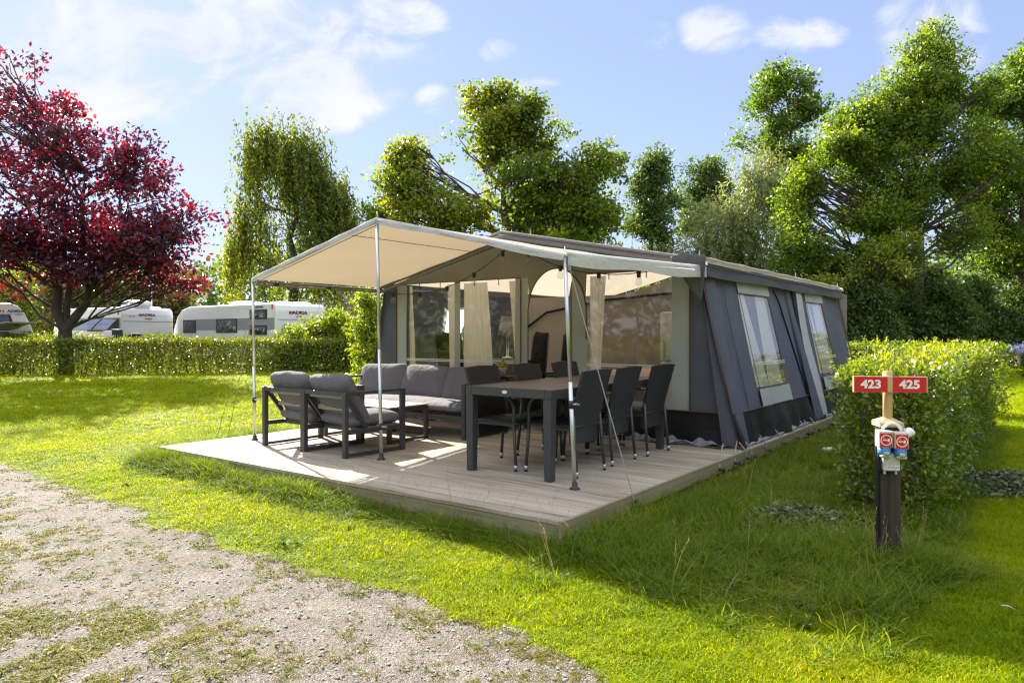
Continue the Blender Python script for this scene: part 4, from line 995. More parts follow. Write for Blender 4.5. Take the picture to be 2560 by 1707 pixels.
# ================================================================== GROUND
def groundmat():
    m, nt, b, out = newmat('lawn_soil')
    v = coords(nt, (1,1,1), True)
    n1 = noise(nt, v, .9, 5); n2 = noise(nt, v, 38, 4, .7)
    f = math_(nt, 'ADD', math_(nt, 'MULTIPLY', n1, .55), math_(nt, 'MULTIPLY', n2, .45))
    nt.links.new(ramp(nt, f, [(.32, (.07,.095,.008)), (.5, (.15,.19,.010)), (.68, (.25,.26,.03))]), b.inputs['Base Color'])
    b.inputs['Roughness'].default_value = .9; b.inputs['Specular IOR Level'].default_value = .1
    bump(nt, b, n2, .9, .03); return m
def gravelmat():
    m, nt, b, out = newmat('gravel')
    v = coords(nt, (1,1,1), True)
    vo = node(nt, 'ShaderNodeTexVoronoi'); vo.inputs['Scale'].default_value = 150; nt.links.new(v, vo.inputs['Vector'])
    bw = node(nt, 'ShaderNodeRGBToBW'); nt.links.new(vo.outputs['Color'], bw.inputs[0])
    n1 = noise(nt, v, 3.2, 6, .65); n2 = noise(nt, v, 34, 6, .75)
    f = math_(nt, 'ADD', math_(nt, 'MULTIPLY', bw.outputs[0], .34), math_(nt, 'ADD', math_(nt, 'MULTIPLY', n1, .33), math_(nt, 'MULTIPLY', n2, .36)))
    stone_c = ramp(nt, f, [(.33, (.040,.034,.030)), (.43, (.140,.118,.098)), (.56, (.245,.212,.182)), (.72, (.41,.37,.33))])
    big = noise(nt, v, .55, 5, .6); mo = math_(nt, 'ADD', math_(nt, 'MULTIPLY', big, .55), math_(nt, 'MULTIPLY', noise(nt, v, 5, 6, .75), .45))
    mk = node(nt, 'ShaderNodeMapRange', interpolation_type='SMOOTHSTEP'); nt.links.new(mo, mk.inputs[0]); mk.inputs[1].default_value = .50; mk.inputs[2].default_value = .64; mk.inputs[4].default_value = .75
    mxg = node(nt, 'ShaderNodeMix', data_type='RGBA'); nt.links.new(mk.outputs[0], mxg.inputs['Factor']); nt.links.new(stone_c, mxg.inputs['A'])
    nt.links.new(ramp(nt, n2, [(.35, (.055,.055,.022)), (.65, (.17,.155,.075))]), mxg.inputs['B'])
    nt.links.new(mxg.outputs['Result'], b.inputs['Base Color'])
    b.inputs['Roughness'].default_value = .85; b.inputs['Specular IOR Level'].default_value = .25
    h = math_(nt, 'ADD', math_(nt, 'MULTIPLY', n2, .7), math_(nt, 'MULTIPLY', vo.outputs['Distance'], -.6))
    bump(nt, b, h, 1.0, .022); return m
mb = MB(); n = 72
rings = [0, 3, 8, 20, 45, 90, 200, 600]
vs = [(0, 30, 0)] + [(r*math.cos(2*PI*k/n), 30+r*math.sin(2*PI*k/n), 0) for r in rings[1:] for k in range(n)]
fs = [(0, 1+k, 1+(k+1)%n) for k in range(n)] + [(1+i*n+k, 1+(i+1)*n+k, 1+(i+1)*n+(k+1)%n, 1+i*n+(k+1)%n) for i in range(len(rings)-2) for k in range(n)]
mb.add(vs, fs)
tag(obj('ground', mb, groundmat()), 'green lawn ground under the whole campsite', 'ground', kind='structure')
# driveway edge, metres
EDGE = [(-16, 12.5), (-10.5, 10.2), (-7.4, 8.9), (-5.99, 8.02), (-5.4, 7.57), (-4.51, 6.84), (-3.96, 6.42), (-3.5, 6.0), (-2.92, 5.63), (-2.53, 5.08), (-2.13, 4.93), (-1.81, 4.64), (-1.47, 4.38), (-1.26, 4.16), (-.94, 3.92), (-.59, 3.72), (-.42, 3.57), (-.18, 3.4), (.04, 3.27), (.17, 3.12), (.29, 2.97), (.4, 2.82), (.62, 2.5), (.95, 1.9), (1.25, 1.0), (1.4, -1), (1.5, -8)]
fine = []
for (x0, y0), (x1, y1) in zip(EDGE[:-1], EDGE[1:]):
    k = max(1, int(math.hypot(x1-x0, y1-y0)/.07))
    for i in range(k):
        t = i/k; x, y = x0+(x1-x0)*t, y0+(y1-y0)*t; q = fbm(np.array([x*3.3]), np.array([y*3.3]), 4)[0]-.5; q2 = fbm(np.array([x*11.]), np.array([y*11.]), 9)[0]-.5
        fine.append((x+q*.22+q2*.10, y+q*.22+q2*.10))
ED = np.array(fine)
poly = fine + [(1.5, -8), (-16, -8)]
mb = MB(); mb.add([(x, y, .005) for x, y in poly], [tuple(reversed(range(len(poly))))])
g = obj('gravel_driveway', mb, gravelmat()); md = g.modifiers.new('tri', 'TRIANGULATE')
tag(g, 'pale gravel driveway with patches of sparse grass', 'driveway', kind='structure')
PO = np.array(poly)
def inpoly(x, y):
    ins = np.zeros(len(x), bool); px_, py_ = PO[:,0], PO[:,1]; j = len(PO)-1
    for i in range(len(PO)):
        c = ((py_[i] > y) != (py_[j] > y)); 
        xi = (px_[j]-px_[i])*(y-py_[i])/(py_[j]-py_[i]+1e-12)+px_[i]
        ins ^= c & (x < xi); j = i
    return ins
def edist(x, y):
    d = np.full(len(x), 9e9)
    for i in range(0, len(ED), 3): d = np.minimum(d, (x-ED[i,0])**2+(y-ED[i,1])**2)
    return np.sqrt(d)
def av(x, y):
    dx, dy = x-FX, y-FY; return -dx*CT+dy*ST, dx*ST+dy*CT

# ================================================================== GRASS (scattered with geometry nodes)
def proto_mesh(name, blades, m):
    """blades: list of (x, y, h, lean_dir, lean, width, t)"""
    V, F, T = [], [], []
    for (x, y, h, a, ln, w, t) in blades:
        k = len(V); c, s = math.cos(a), math.sin(a); pa = a+PI/2+random.uniform(-.6,.6); wx, wy = math.cos(pa)*w/2, math.sin(pa)*w/2
        for q, ww in ((0, 1), (.35, .95), (.7, .7)):
            ox, oy, oz = c*ln*q*q, s*ln*q*q, h*(q-.25*q*q*min(1, ln/max(h,1e-4)))
            V += [(x+ox-wx*ww, y+oy-wy*ww, oz), (x+ox+wx*ww, y+oy+wy*ww, oz)]
        V.append((x+c*ln, y+s*ln, h*(1-.30*min(1, ln/max(h,1e-4)))))
        F += [(k, k+1, k+3, k+2), (k+2, k+3, k+5, k+4), (k+4, k+5, k+6)]; T += [t]*7
    me = bpy.data.meshes.new(name); me.from_pydata(V, [], F); me.update()
    at = me.attributes.new('t', 'FLOAT', 'POINT'); at.data.foreach_set('value', T); me.materials.append(m)
    return bpy.data.objects.new(name, me)
def clump(name, n, rad, h0, h1, lean, w, m, seed, flat=0):
    random.seed(seed); bl = []
    for i in range(n):
        r = rad*math.sqrt(random.random()); a = random.uniform(0, 6.28); h = random.uniform(h0, h1)
        bl.append((r*math.cos(a), r*math.sin(a), h, random.uniform(0, 6.28), h*lean*random.uniform(.3, 1.3), w*random.uniform(.7, 1.3), random.random()))
    return proto_mesh(name, bl, m)
def scatter(name, label, cat, protos, pts, scl, ridx, tilt=.12):
    n = len(pts); col = bpy.data.collections.new(name+'_blades')
    for i, p in enumerate(protos): p.name = 'blade_%02d_%s' % (i, name); col.objects.link(p)
    me = bpy.data.meshes.new(name); me.vertices.add(n); me.vertices.foreach_set('co', pts.astype(np.float32).ravel())
    rot = np.stack([RNG.normal(size=n)*tilt, RNG.normal(size=n)*tilt, RNG.random(n)*6.283], 1)
    for nm, ty, key, dat in (('rot', 'FLOAT_VECTOR', 'vector', rot), ('scl', 'FLOAT_VECTOR', 'vector', scl)):
        a = me.attributes.new(nm, ty, 'POINT'); a.data.foreach_set(key, dat.astype(np.float32).ravel())
    a = me.attributes.new('pick', 'INT', 'POINT'); a.data.foreach_set('value', ridx.astype(np.int32))
    o = bpy.data.objects.new(name, me); COL.objects.link(o); tag(o, label, cat, kind='stuff')
    ng = bpy.data.node_groups.new(name, 'GeometryNodeTree'); ng.is_modifier = True
    ng.interface.new_socket('Geometry', in_out='INPUT', socket_type='NodeSocketGeometry'); ng.interface.new_socket('Geometry', in_out='OUTPUT', socket_type='NodeSocketGeometry')
    N = ng.nodes; gi = N.new('NodeGroupInput'); go = N.new('NodeGroupOutput'); ip = N.new('GeometryNodeInstanceOnPoints'); ci = N.new('GeometryNodeCollectionInfo')
    ci.inputs['Collection'].default_value = col; ci.inputs['Separate Children'].default_value = True; ci.inputs['Reset Children'].default_value = True
    def na(nm, ty):
        q = N.new('GeometryNodeInputNamedAttribute'); q.data_type = ty; q.inputs['Name'].default_value = nm; return q.outputs['Attribute']
    l = ng.links.new
    l(gi.outputs[0], ip.inputs['Points']); l(ci.outputs[0], ip.inputs['Instance']); ip.inputs['Pick Instance'].default_value = True
    l(na('pick', 'INT'), ip.inputs['Instance Index']); l(na('rot', 'FLOAT_VECTOR'), ip.inputs['Rotation']); l(na('scl', 'FLOAT_VECTOR'), ip.inputs['Scale']); l(ip.outputs[0], go.inputs[0])
    md = o.modifiers.new('scatter', 'NODES'); md.node_group = ng
    return o
GM = {}
GM['lawn'] = grassmat('lawn_blade', [(.12, (.085,.165,.002)), (.42, (.19,.283,.003)), (.7, (.328,.374,.005)), (.95, (.42,.39,.02))], (1.7,1.5,.22), .5)
GM['tall'] = grassmat('tall_blade', [(.15, (.065,.120,.012)), (.5, (.125,.190,.016)), (.8, (.21,.26,.03)), (1, (.36,.32,.10))], (1.7,1.6,.4), .45)
GM['weed'] = grassmat('weed_blade', [(.15, (.09,.12,.010)), (.5, (.17,.18,.022)), (.8, (.28,.24,.06)), (1, (.38,.31,.13))], (1.5,1.4,.4), .4)
GM['straw'] = grassmat('straw_blade', [(.1, (.33,.26,.12)), (.6, (.46,.36,.18)), (1, (.55,.46,.26))], (1.1,1.0,.8), .3)
GM['broad'] = grassmat('broad_blade', [(.15, (.04,.085,.02)), (.5, (.085,.145,.03)), (.9, (.15,.20,.05))], (1.6,1.6,.5), .35)
def region(n, x0, x1, y0, y1): return RNG.uniform(x0, x1, n), RNG.uniform(y0, y1, n)
def invis(x, y, m=1.3): return np.abs(x) < .76*y+m
def ondeck(x, y, e=.03):
    a, v = av(x, y); return ((a > -.04-e) & (a < 5.08+e) & (v > -e) & (v < 9.8)) | ((a > 0) & (a < 5.75) & (v > 3.5) & (v < 9.7))
X, Y, SC = [], [], []
for y0, y1, dens, sx, sz in ((1.6, 4.6, 900, .85, .85), (4.6, 7, 560, 1.0, 1.0), (7, 10, 320, 1.25, 1.15), (10, 15, 95, 1.9, 1.5), (15, 30, 32, 3.3, 2.0)):
    xm = .76*y1+1.3; k = int(dens*2*xm*(y1-y0)); x, y = region(k, -xm, xm, y0, y1)
    ok = invis(x, y) & ~ondeck(x, y) & ~inpoly(x, y); x, y = x[ok], y[ok]
    e = edist(x, y); ok = RNG.random(len(x)) < np.clip(.35+e*3.0, 0, 1); x, y, e = x[ok], y[ok], e[ok]
    big = fbm(x*1.3, y*1.3, 12)
    hz = sz*(.40+.75*big)*np.clip(.55+e*1.2, .55, 1)
    X.append(x); Y.append(y); SC.append(np.stack([np.full(len(x), sx), np.full(len(x), sx), hz], 1)*(.8+.4*RNG.random((len(x), 1))))
x, y, s = np.concatenate(X), np.concatenate(Y), np.concatenate(SC)
pr = [clump('b', 34, .075, .025, .058, .9, .0042, GM['lawn'], 100+i) for i in range(6)]
scatter('lawn_grass', 'short mown yellow-green grass of the lawn', 'grass', pr, np.stack([x, y, 0*x], 1), s, RNG.integers(0, 6, len(x)))
# sparse weeds in the gravel
k = 260000; y = 1.6+9.4*RNG.random(k)**1.25; x = RNG.uniform(-1, 1, k)*(.76*y+1.3); ok = inpoly(x, y); x, y = x[ok], y[ok]
e = edist(x, y); f = fbm(x*.9+3, y*1.3+1, 21, 4); f2 = fbm(x*7, y*7, 31, 3)
p = np.clip((f-.37)*4.5, 0, 1)*np.clip((f2-.36)*4, 0, 1)*np.clip((e-.25)*1.1, .06, 1) + .10*np.clip((f2-.42)*5, 0, 1) + .55*np.clip(1-e/.22, 0, 1)*np.clip((f2-.3)*4, 0, 1)
ok = RNG.random(len(x)) < p*.62; x, y = x[ok], y[ok]
pr = [clump('b', 18, .028, .005, .018, 1.8, .0036, GM['weed'], 200+i) for i in range(5)]
scatter('gravel_weeds', 'low dry weeds growing sparsely in the gravel', 'weeds', pr, np.stack([x, y, 0*x+.005], 1), np.repeat((.5+.8*RNG.random(len(x))+.9*(RNG.random(len(x)) < .04))[:,None], 3, 1), RNG.integers(0, 5, len(x)))
# pebbles
stone = []
for i in range(3):
    mb = MB(); rr = random.Random(300+i)
    mb.lathe([(.0,-.3),(.8,-.1),(1,.15),(.6,.5),(0,.62)], (0,0,0), 7); mb.v = [(a*(1+rr.uniform(-.2,.2)), b*(.75+rr.uniform(-.15,.15)), c*.8) for a, b, c in mb.v]
    me = bpy.data.meshes.new('s'); me.from_pydata(mb.v, [], mb.f); me.materials.append(plain('pebble%d' % i, ((.30,.27,.25), (.42,.39,.36), (.16,.145,.14))[i], .8, 0, .25, 2)); stone.append(bpy.data.objects.new('s', me))
k = 40000; y = 1.7+9*RNG.random(k)**1.7; x = RNG.uniform(-1, 1, k)*(.76*y+.8); ok = inpoly(x, y); x, y = x[ok], y[ok]
sz = .0028+.0105*RNG.random(len(x))**4.5
scatter('gravel_stones', 'loose small stones lying on the gravel', 'gravel', stone, np.stack([x, y, 0*x+.006], 1), np.repeat(sz[:,None], 3, 1), RNG.integers(0, 3, len(x)), .3)
# long grass: along the deck, in the shaded strip, round the number post
X, Y, H = [], [], []
def addlong(a, v, h): 
    X.append(FX-a*CT+v*ST); Y.append(FY+a*ST+v*CT); H.append(h)
k = 4200; a = RNG.uniform(-.2, 5.15, k); v = -.03-np.abs(RNG.normal(size=k))*.14; ok = RNG.random(k) < .35+.9*(fbm(a*1.9, v*3, 5)-.3); addlong(a[ok], v[ok], ((.40+.75*fbm(a*2.3, v, 6))*np.clip(.38+.32*(a-1.2), .38, 1.0))[ok]*np.clip(1.1+v*1.2, .35, 1.1)[ok])
k = 900; a = 5.12+np.abs(RNG.normal(size=k))*.15; v = RNG.uniform(-.1, 3.2, k); addlong(a, v, .35+.6*fbm(a*2, v*2.3, 6)+.5*np.exp(-((v-1.35)/.3)**2))
k = 11000; a = RNG.uniform(-2.0, -.06, k); v = RNG.uniform(-.75, 8.8, k); ok = RNG.random(k) < np.clip(.1+1.5*(fbm(a*1.7, v*1.4, 8)-.25), 0, 1)*np.where(v < -.12+.42*a, .12, 1); addlong(a[ok], v[ok], .20+.80*fbm(a*1.6, v*1.6, 9)[ok])
x = np.concatenate(X); y = np.concatenate(Y); h = np.concatenate(H)
k = 420; ang = RNG.uniform(0, 6.28, k); r = .08+np.abs(RNG.normal(size=k))*.22; x = np.concatenate([x, 2.27+r*np.cos(ang)]); y = np.concatenate([y, 4.22+r*np.sin(ang)]); h = np.concatenate([h, np.clip(.62-r*.6, .25, .62)])
ok = ~ondeck(x, y, .0) & (y > 2.5); x, y, h = x[ok], y[ok], h[ok]
pr = [clump('b', 15, .055, .10, .27, .95, .0052, GM['tall'], 400+i) for i in range(6)]
scatter('long_grass', 'long unmown grass along the deck edges and around the number post', 'grass', pr, np.stack([x, y, 0*x], 1), np.stack([.8+.4*RNG.random(len(x)), .8+.4*RNG.random(len(x)), h], 1), RNG.integers(0, 6, len(x)), .18)
# seed stalks and straws
def stalks(seed):
    random.seed(seed); bl = []
    for i in range(2):
        h = random.uniform(.30, .48); a = random.uniform(0, 6.28)
        bl.append((random.uniform(-.02,.02), random.uniform(-.02,.02), h, a, h*.25, .0022, random.random()*.6))
        for j in range(7): q = .74+.035*j; bl.append((math.cos(a)*h*.25*q*q, math.sin(a)*h*.25*q*q, .016, random.uniform(0,6.28), .010, .004, .3)); 
    o = proto_mesh('s', bl, GM['straw'])
    co = [list(v.co) for v in o.data.vertices]
    for b in range(len(bl)):
        if b % 8:
            q = .74+.035*((b % 8)-1); hb = bl[(b//8)*8][2]
            for i in range(b*7, b*7+7): co[i][2] += hb*(q-.06*q*q)
    o.data.vertices.foreach_set('co', np.array(co, np.float32).ravel()); return o
pr = [stalks(500+i) for i in range(4)]
a = np.concatenate([RNG.uniform(-.1, 5.0, 46), RNG.uniform(-1.8, -.08, 60)]); v = np.concatenate([-.05-.1*RNG.random(46), RNG.uniform(-.6, 6, 60)])
x = FX-a*CT+v*ST; y = FY+a*ST+v*CT; x = np.concatenate([x, 2.27+RNG.normal(size=14)*.2]); y = np.concatenate([y, 4.2+RNG.normal(size=14)*.15])
scatter('seed_stalks', 'thin straw-coloured seed stalks standing in the long grass', 'grass stalks', pr, np.stack([x, y, 0*x], 1), np.repeat((.6+.5*RNG.random(len(x)))[:,None], 3, 1), RNG.integers(0, 4, len(x)), .2)
pr = [clump('b', 3, .04, .02, .05, 4.5, .0026, GM['straw'], 600+i) for i in range(4)]
a = RNG.uniform(-1.9, -.1, 800); v = RNG.uniform(-.35, 4.5, 800); x = FX-a*CT+v*ST; y = FY+a*ST+v*CT
x = np.concatenate([x, RNG.uniform(-3.5, 1.4, 16)]); y = np.concatenate([y, RNG.uniform(2.4, 5.5, 16)])
ok = ~ondeck(x, y) & ~inpoly(x, y)
x, y = x[ok], y[ok]
scatter('dry_straw', 'dry mown straws lying flat on the grass', 'straw', pr, np.stack([x, y, 0*x+.03], 1), np.repeat((.5+.8*RNG.random(len(x)))[:,None], 3, 1), RNG.integers(0, 4, len(x)), .1)

pr = []
for i in range(3):
    random.seed(700+i); bl = []
    for j in range(7): a0 = j*.9+random.random(); bl.append((.006*math.cos(a0), .006*math.sin(a0), random.uniform(.03,.075), a0, random.uniform(.04,.10), random.uniform(.018,.034), random.random()))
    pr.append(proto_mesh('s', bl, GM['broad']))
k = 420; a = RNG.uniform(-2.0, -.1, k); v = RNG.uniform(-.6, 8, k); x = FX-a*CT+v*ST; y = FY+a*ST+v*CT
k = 40; x2, y2 = region(k, -4, 1.6, 2.2, 9); x = np.concatenate([x, x2]); y = np.concatenate([y, y2]); ok = ~ondeck(x, y) & ~inpoly(x, y) & (fbm(x*2.2, y*2.2, 71) > .52); x, y = x[ok], y[ok]
scatter('broadleaf_weeds', 'small broad-leaved weeds between the grass', 'weeds', pr, np.stack([x, y, 0*x+.015], 1), np.repeat((.5+.8*RNG.random(len(x)))[:,None], 3, 1)*np.where(y < 4.4, .6, 1.0)[:,None], RNG.integers(0, 3, len(x)), .15)

# ================================================================== NUMBER POST WITH POWER OUTLETS
red = plain('sign_red', (.60,.012,.03), .35, 0, .03); whit = plain('sign_white', (.85,.85,.85), .5, 0, .02)
dirty = plain('dirty_white', (.60,.59,.54), .6, 0, .18, 18); blue = plain('outlet_blue', (.03,.20,.52), .4); oy = plain('grimy_cover', (.42,.40,.30), .55, 0, .25, 25)
sp = thing('number_post', 'dark wooden power post with red number signs 423 and 425 and two outlets', 'sign post', (2.255, 4.31, 0), R(-9))
mb = MB(); mb.box((0, .0, .39), (.112, .112, .86)); mb.tube([(-.062, -.02, -.02), (-.062, -.02, .80)], .016, 10); obj('post', mb, M['dark_post'], sp, bevel=.006)
mb = MB(); mb.add([(-.068,-.068,.815),(.068,-.068,.815),(.068,.068,.815),(-.068,.068,.815),(-.068,-.068,.843),(.068,-.068,.843),(.068,.068,.843),(-.068,.068,.843),(0,0,.878)], [(3,2,1,0),(0,1,5,4),(1,2,6,5),(2,3,7,6),(3,0,4,7),(4,5,8),(5,6,8),(6,7,8),(7,4,8)]); obj('cap', mb, M['post_wood'], sp)
mb = MB(); mb.tube([(0,0,.84), (.001,0,1.0), (0,0,1.142)], .0265, 16); obj('stake', mb, M['post_wood'], sp, True)
mb = MB(); mb.box((.0, -.038, 1.067), (.412, .022, .095)); sb = obj('sign_board', mb, M['post_wood'], sp, bevel=.002)
for s, nm in ((-1, '423'), (1, '425')):
    mb = MB(); mb.box((s*.107-.002, -.0505, 1.067), (.184, .003, .092)); pn = obj('number_panel', mb, red, sb)
    text('number', nm, .068, whit, pn, (s*.107-.002, -.0525, 1.066), (R(90), 0, 0), .0024, .0006, 1.12)
for x in (-.185, -.028, .026, .180):
    mb = MB(); mb.lathe([(0,0),(.0035,0),(.0028,.0015),(0,.0018)], (0,0,0), 8); obj('screw', mb, M['frame'], sb, loc=(x, -.0518 if abs(x) > .1 else -.049, 1.098 if abs(x) > .1 else 1.067), rot=(R(90), 0, 0))
def outlet(x, z):
    mb = MB(); mb.box((x, -.095, z), (.078, .075, .098)); o = obj('outlet_box', mb, dirty, sp, bevel=.006)
    mb = MB(); mb.box((x, -.1337, z-.004), (.068, .002, .080)); s = obj('warning_sticker', mb, red, o)
    mb = MB(); n = 28
    vs = [(x+r*math.cos(2*PI*k/n), -.1355, z-.004+r*math.sin(2*PI*k/n)) for r in (.0315, .0265) for k in range(n)]
    mb.add(vs, [(k, (k+1)%n, n+(k+1)%n, n+k) for k in range(n)]); mb.bar((x-.020, -.1358, z+.016), (x+.020, -.1358, z-.024), .0012, .0045, (0,1,0))
    mb.box((x-.006, -.1356, z-.004), (.026, .001, .007)); mb.box((x+.014, -.1356, z-.004), (.010, .001, .016)); mb.bar((x-.018, -.1356, z+.003), (x-.006, -.1356, z-.003), .001, .004, (0,1,0))
    obj('symbol', mb, whit, s)
    mb = MB(); mb.lathe([(0,0),(.034,0),(.037,.01),(.036,.045),(0,.045)], (0,0,0), 18); mb.v = [(a+x, b*1.02-.100, c+z-.092) for a, b, c in mb.v]; k = obj('outlet_socket', mb, blue, o, True)
    mb = MB(); mb.add([(x+a, -.098+b, z+c) for a, b, c in ((-.016,-.040,-.070),(.016,-.040,-.070),(.016,-.052,-.090),(-.016,-.052,-.090),(-.016,.0,-.104),(.016,.0,-.104))], [(0,1,2,3),(3,2,5,4)]); mb.cushion((x, -.118, z-.098), (.058, .050, .024), e=.5); obj('cover', mb, oy, k, True)
outlet(-.052, .752); outlet(.034, .745)
mb = MB(); mb.tube([(-.055,-.075,.79), (-.050,-.080,.815), (-.025,-.085,.838), (.0,-.085,.842), (.025,-.085,.832), (.045,-.08,.81), (.05,-.075,.79)], .010, 10); obj('conduit', mb, whit, sp, True)
mb = MB(); mb.box((-.008, -.078, .615), (.088, .045, .105)); jb = obj('junction_box', mb, dirty, sp, bevel=.006)
mb = MB(); mb.tube([(-.04, -.07, .57), (-.04, -.07, .54)], .007, 8); mb.tube([(.022, -.07, .57), (.022, -.07, .54)], .007, 8); obj('cable_stub', mb, dirty, jb)
mb = MB(); mb.box((.0, -.1012, .583), (.066, .0015, .024)); pl = obj('label_plate', mb, whit, jb)
text('lettering', 'RV/SAT', .019, plain('ink', (.05,.10,.25), .6), pl, (0, -.1024, .583), (R(90), 0, 0), .0002, .0003)
mb = MB(); mb.tube([(-.060,-.06,.70), (-.078,-.07,.64), (-.072,-.075,.57), (-.062,-.07,.54)], .005, 8); mb.tube([(-.055,-.07,.68), (-.068,-.08,.62), (-.060,-.08,.55)], .004, 8); obj('cable', mb, M['cord'], sp, True)
mb = MB(); mb.box((.080, -.035, .755), (.022, .04, .10)); mb.cushion((.098, -.055, .785), (.055, .07, .05), rot=Matrix.Rotation(R(-35), 3, 'Y'), e=.5); obj('lamp_head', mb, whit, sp, True)

# small litter
bo = thing('plastic_bottle', 'small white bottle with blue cap lying in the shaded grass', 'bottle', (3.45, 7.95, .075), R(20))
mb = MB(); mb.lathe([(0,0),(.030,0),(.032,.01),(.032,.12),(.012,.16),(.012,.17),(0,.17)], (0,0,0), 16); mb.v = [(c, a, b) for a, b, c in mb.v]; obj('body', mb, M['white'], bo, True)
mb = MB(); mb.lathe([(0,-.03),(.016,-.03),(.016,.0),(0,0)], (0,0,0), 14); mb.v = [(c-.002, a, b) for a, b, c in mb.v]; obj('cap', mb, blue, bo, True)
mb = MB()
mb.grid(lambda s, t: (.062*s, .010*math.sin(PI*s)+.007*(t-.5)*math.sin(PI*min(1,s*1.1)), .006*math.sin(PI*s)), 12, 2)
tag(obj('feather', mb, whit, None, True, loc=(2.35, 3.46, .06), rot=(0, R(5), R(-35)), solid=.0008), 'white feather lying on the mown grass at right', 'feather')

# ================================================================== CARAVANS
cw = plain('caravan_white', (.84,.85,.86), .35, 0, .03, 2, coat=.3); cg = plain('caravan_grey', (.30,.31,.36), .4); cdk = plain('window_rubber', (.02,.02,.022), .5)
def cglass():
    m, nt, b, out = newmat('caravan_glass'); v = coords(nt)
    b.inputs['Base Color'].default_value = (.03,.032,.036,1); b.inputs['Roughness'].default_value = .08; b.inputs['Specular IOR Level'].default_value = .8
    bump(nt, b, noise(nt, v, 2.6, 2, .4, .8), .6, .12); return m
cgl = cglass(); ink = plain('logo_navy', (.03,.04,.09), .5); lred = plain('logo_red', (.55,.03,.03), .45)
def face(o, kind):      # put a flat piece on the side (y=0, looking at -y) or the rear (x=0, looking at +x)
    return o
def caravan(label, loc, rz, Ln, Wd, H, nose, wins, band, logo_side=None, logo_rear=None, roofbits=(), rear=True, openw=()):
    t = thing('caravan', label, 'caravan', loc, rz, 'white caravans beyond the hedge')
    z0 = .42
    pr = [(0, z0), (0, H-.28), (-.05, H-.10), (-.18, H)] + [(-Ln+nose[0], H-.02), (-Ln+nose[0]*.55, H-.14), (-Ln+nose[0]*.25, H-.45), (-Ln+.06, H-1.0), (-Ln, z0+.5), (-Ln+.12, z0)]
    mb = MB(); mb.prism([(x, z) for x, z in reversed(pr)], 0, Wd); bd = obj('body', mb, cw, t, bevel=.07)
    md = bd.modifiers['edge']; md.segments = 4; md.angle_limit = R(55)
    mb = MB(); mb.box((-Ln*.5, Wd/2, .33), (Ln*.86, Wd-.3, .2)); obj('chassis', mb, cdk, t)
    for y in (.12, Wd-.12):
        mb = MB(); mb.lathe([(0,-.09),(.30,-.09),(.33,-.05),(.33,.05),(.30,.09),(0,.09)], (0,0,0), 22); mb.v = [(a-Ln*.42, c+y, b+.33) for a, b, c in mb.v]; w = obj('wheel', mb, cdk, t, True)
        mb = MB(); mb.lathe([(0,-.10),(.19,-.10),(.2,-.092),(0,-.092)], (0,0,0), 18); mb.v = [(a-Ln*.42, c+y, b+.33) for a, b, c in mb.v]; obj('rim', mb, M['alu'], w)
    if band:
        mb = MB(); mb.box((band[0]/2+band[1]/2, -.004, (band[2]+band[3])/2), (abs(band[1]-band[0]), .008, band[3]-band[2])); obj('stripe', mb, cg, t)
    for (x0, x1, za, zb) in wins:
        mb = MB(); mb.box(((x0+x1)/2, -.012, (za+zb)/2), (x1-x0, .03, zb-za)); w = obj('window', mb, cdk, t, bevel=.02)
        mb = MB(); mb.grid(lambda s, q: (x0+.06+(x1-x0-.12)*s, -.030-.02*math.sin(PI*s)*math.sin(PI*q), za+.06+(zb-za-.12)*q), 8, 8); obj('pane', mb, cgl, w, True)
    for (x0, x1, za, zb) in openw:
        mb = MB(); mb.box(((x0+x1)/2, -.004, (za+zb)/2), (x1-x0, .012, zb-za)); w = obj('window', mb, cdk, t)
        mb = MB(); mb.grid(lambda s, q: (x0+.02+(x1-x0-.04)*s, -.03-.46*(1-q)**1.0-.03*math.sin(PI*q), zb-.02-(zb-za)*.86*(1-q)), 8, 8); obj('pane', mb, vinyl('tilt_pane', (.55,.6,.7), 1.6), w, True)
    if logo_side:
        x, z, s = logo_side
        text('lettering', 'ADRIA', s, ink, t, (x, -.014, z), (R(90), 0, 0), s*.03, .002, 1.35)
        mb = MB(); mb.box((x-s*2.55, -.012, z), (s*.62, .006, s*.62)); mb.box((x-s*2.0, -.012, z), (s*.25, .006, s*.62)); obj('logo', mb, lred, t)
        mb = MB(); mb.box((-.22, -.012, z+.0), (.05, .02, .17)); obj('marker_light', mb, lred, t)
    if logo_rear:
        y, z, s = logo_rear
        text('lettering', 'ADRIA', s, ink, t, (.014, y, z), (R(90), 0, R(90)), s*.03, .002, 1.35)
        mb = MB(); mb.box((.012, y-s*2.55, z), (.006, s*.62, s*.62)); mb.box((.012, y-s*2.0, z), (.006, s*.25, s*.62)); obj('logo', mb, lred, t)
        mb = MB(); mb.box((.015, y, z-.14), (.02, .30, .035)); obj('brake_light', mb, lred, t)
        mb = MB(); mb.box((.010, Wd/2, z-.26), (.012, Wd-.12, .02)); obj('moulding', mb, cg, t)
        if rear == 2: text('lettering', 'Altea 552', .07, ink, t, (.014, .42, z-.06), (R(90), 0, R(90)), 0, .002)
        if rear == 3: mb = MB(); mb.box((.014, .42, z-.45), (.008, .16, .03)); mb.box((.014, .36, z-.52), (.008, .03, .12)); mb.box((.014, .48, z-.52), (.008, .03, .12)); obj('emblem', mb, cg, t)
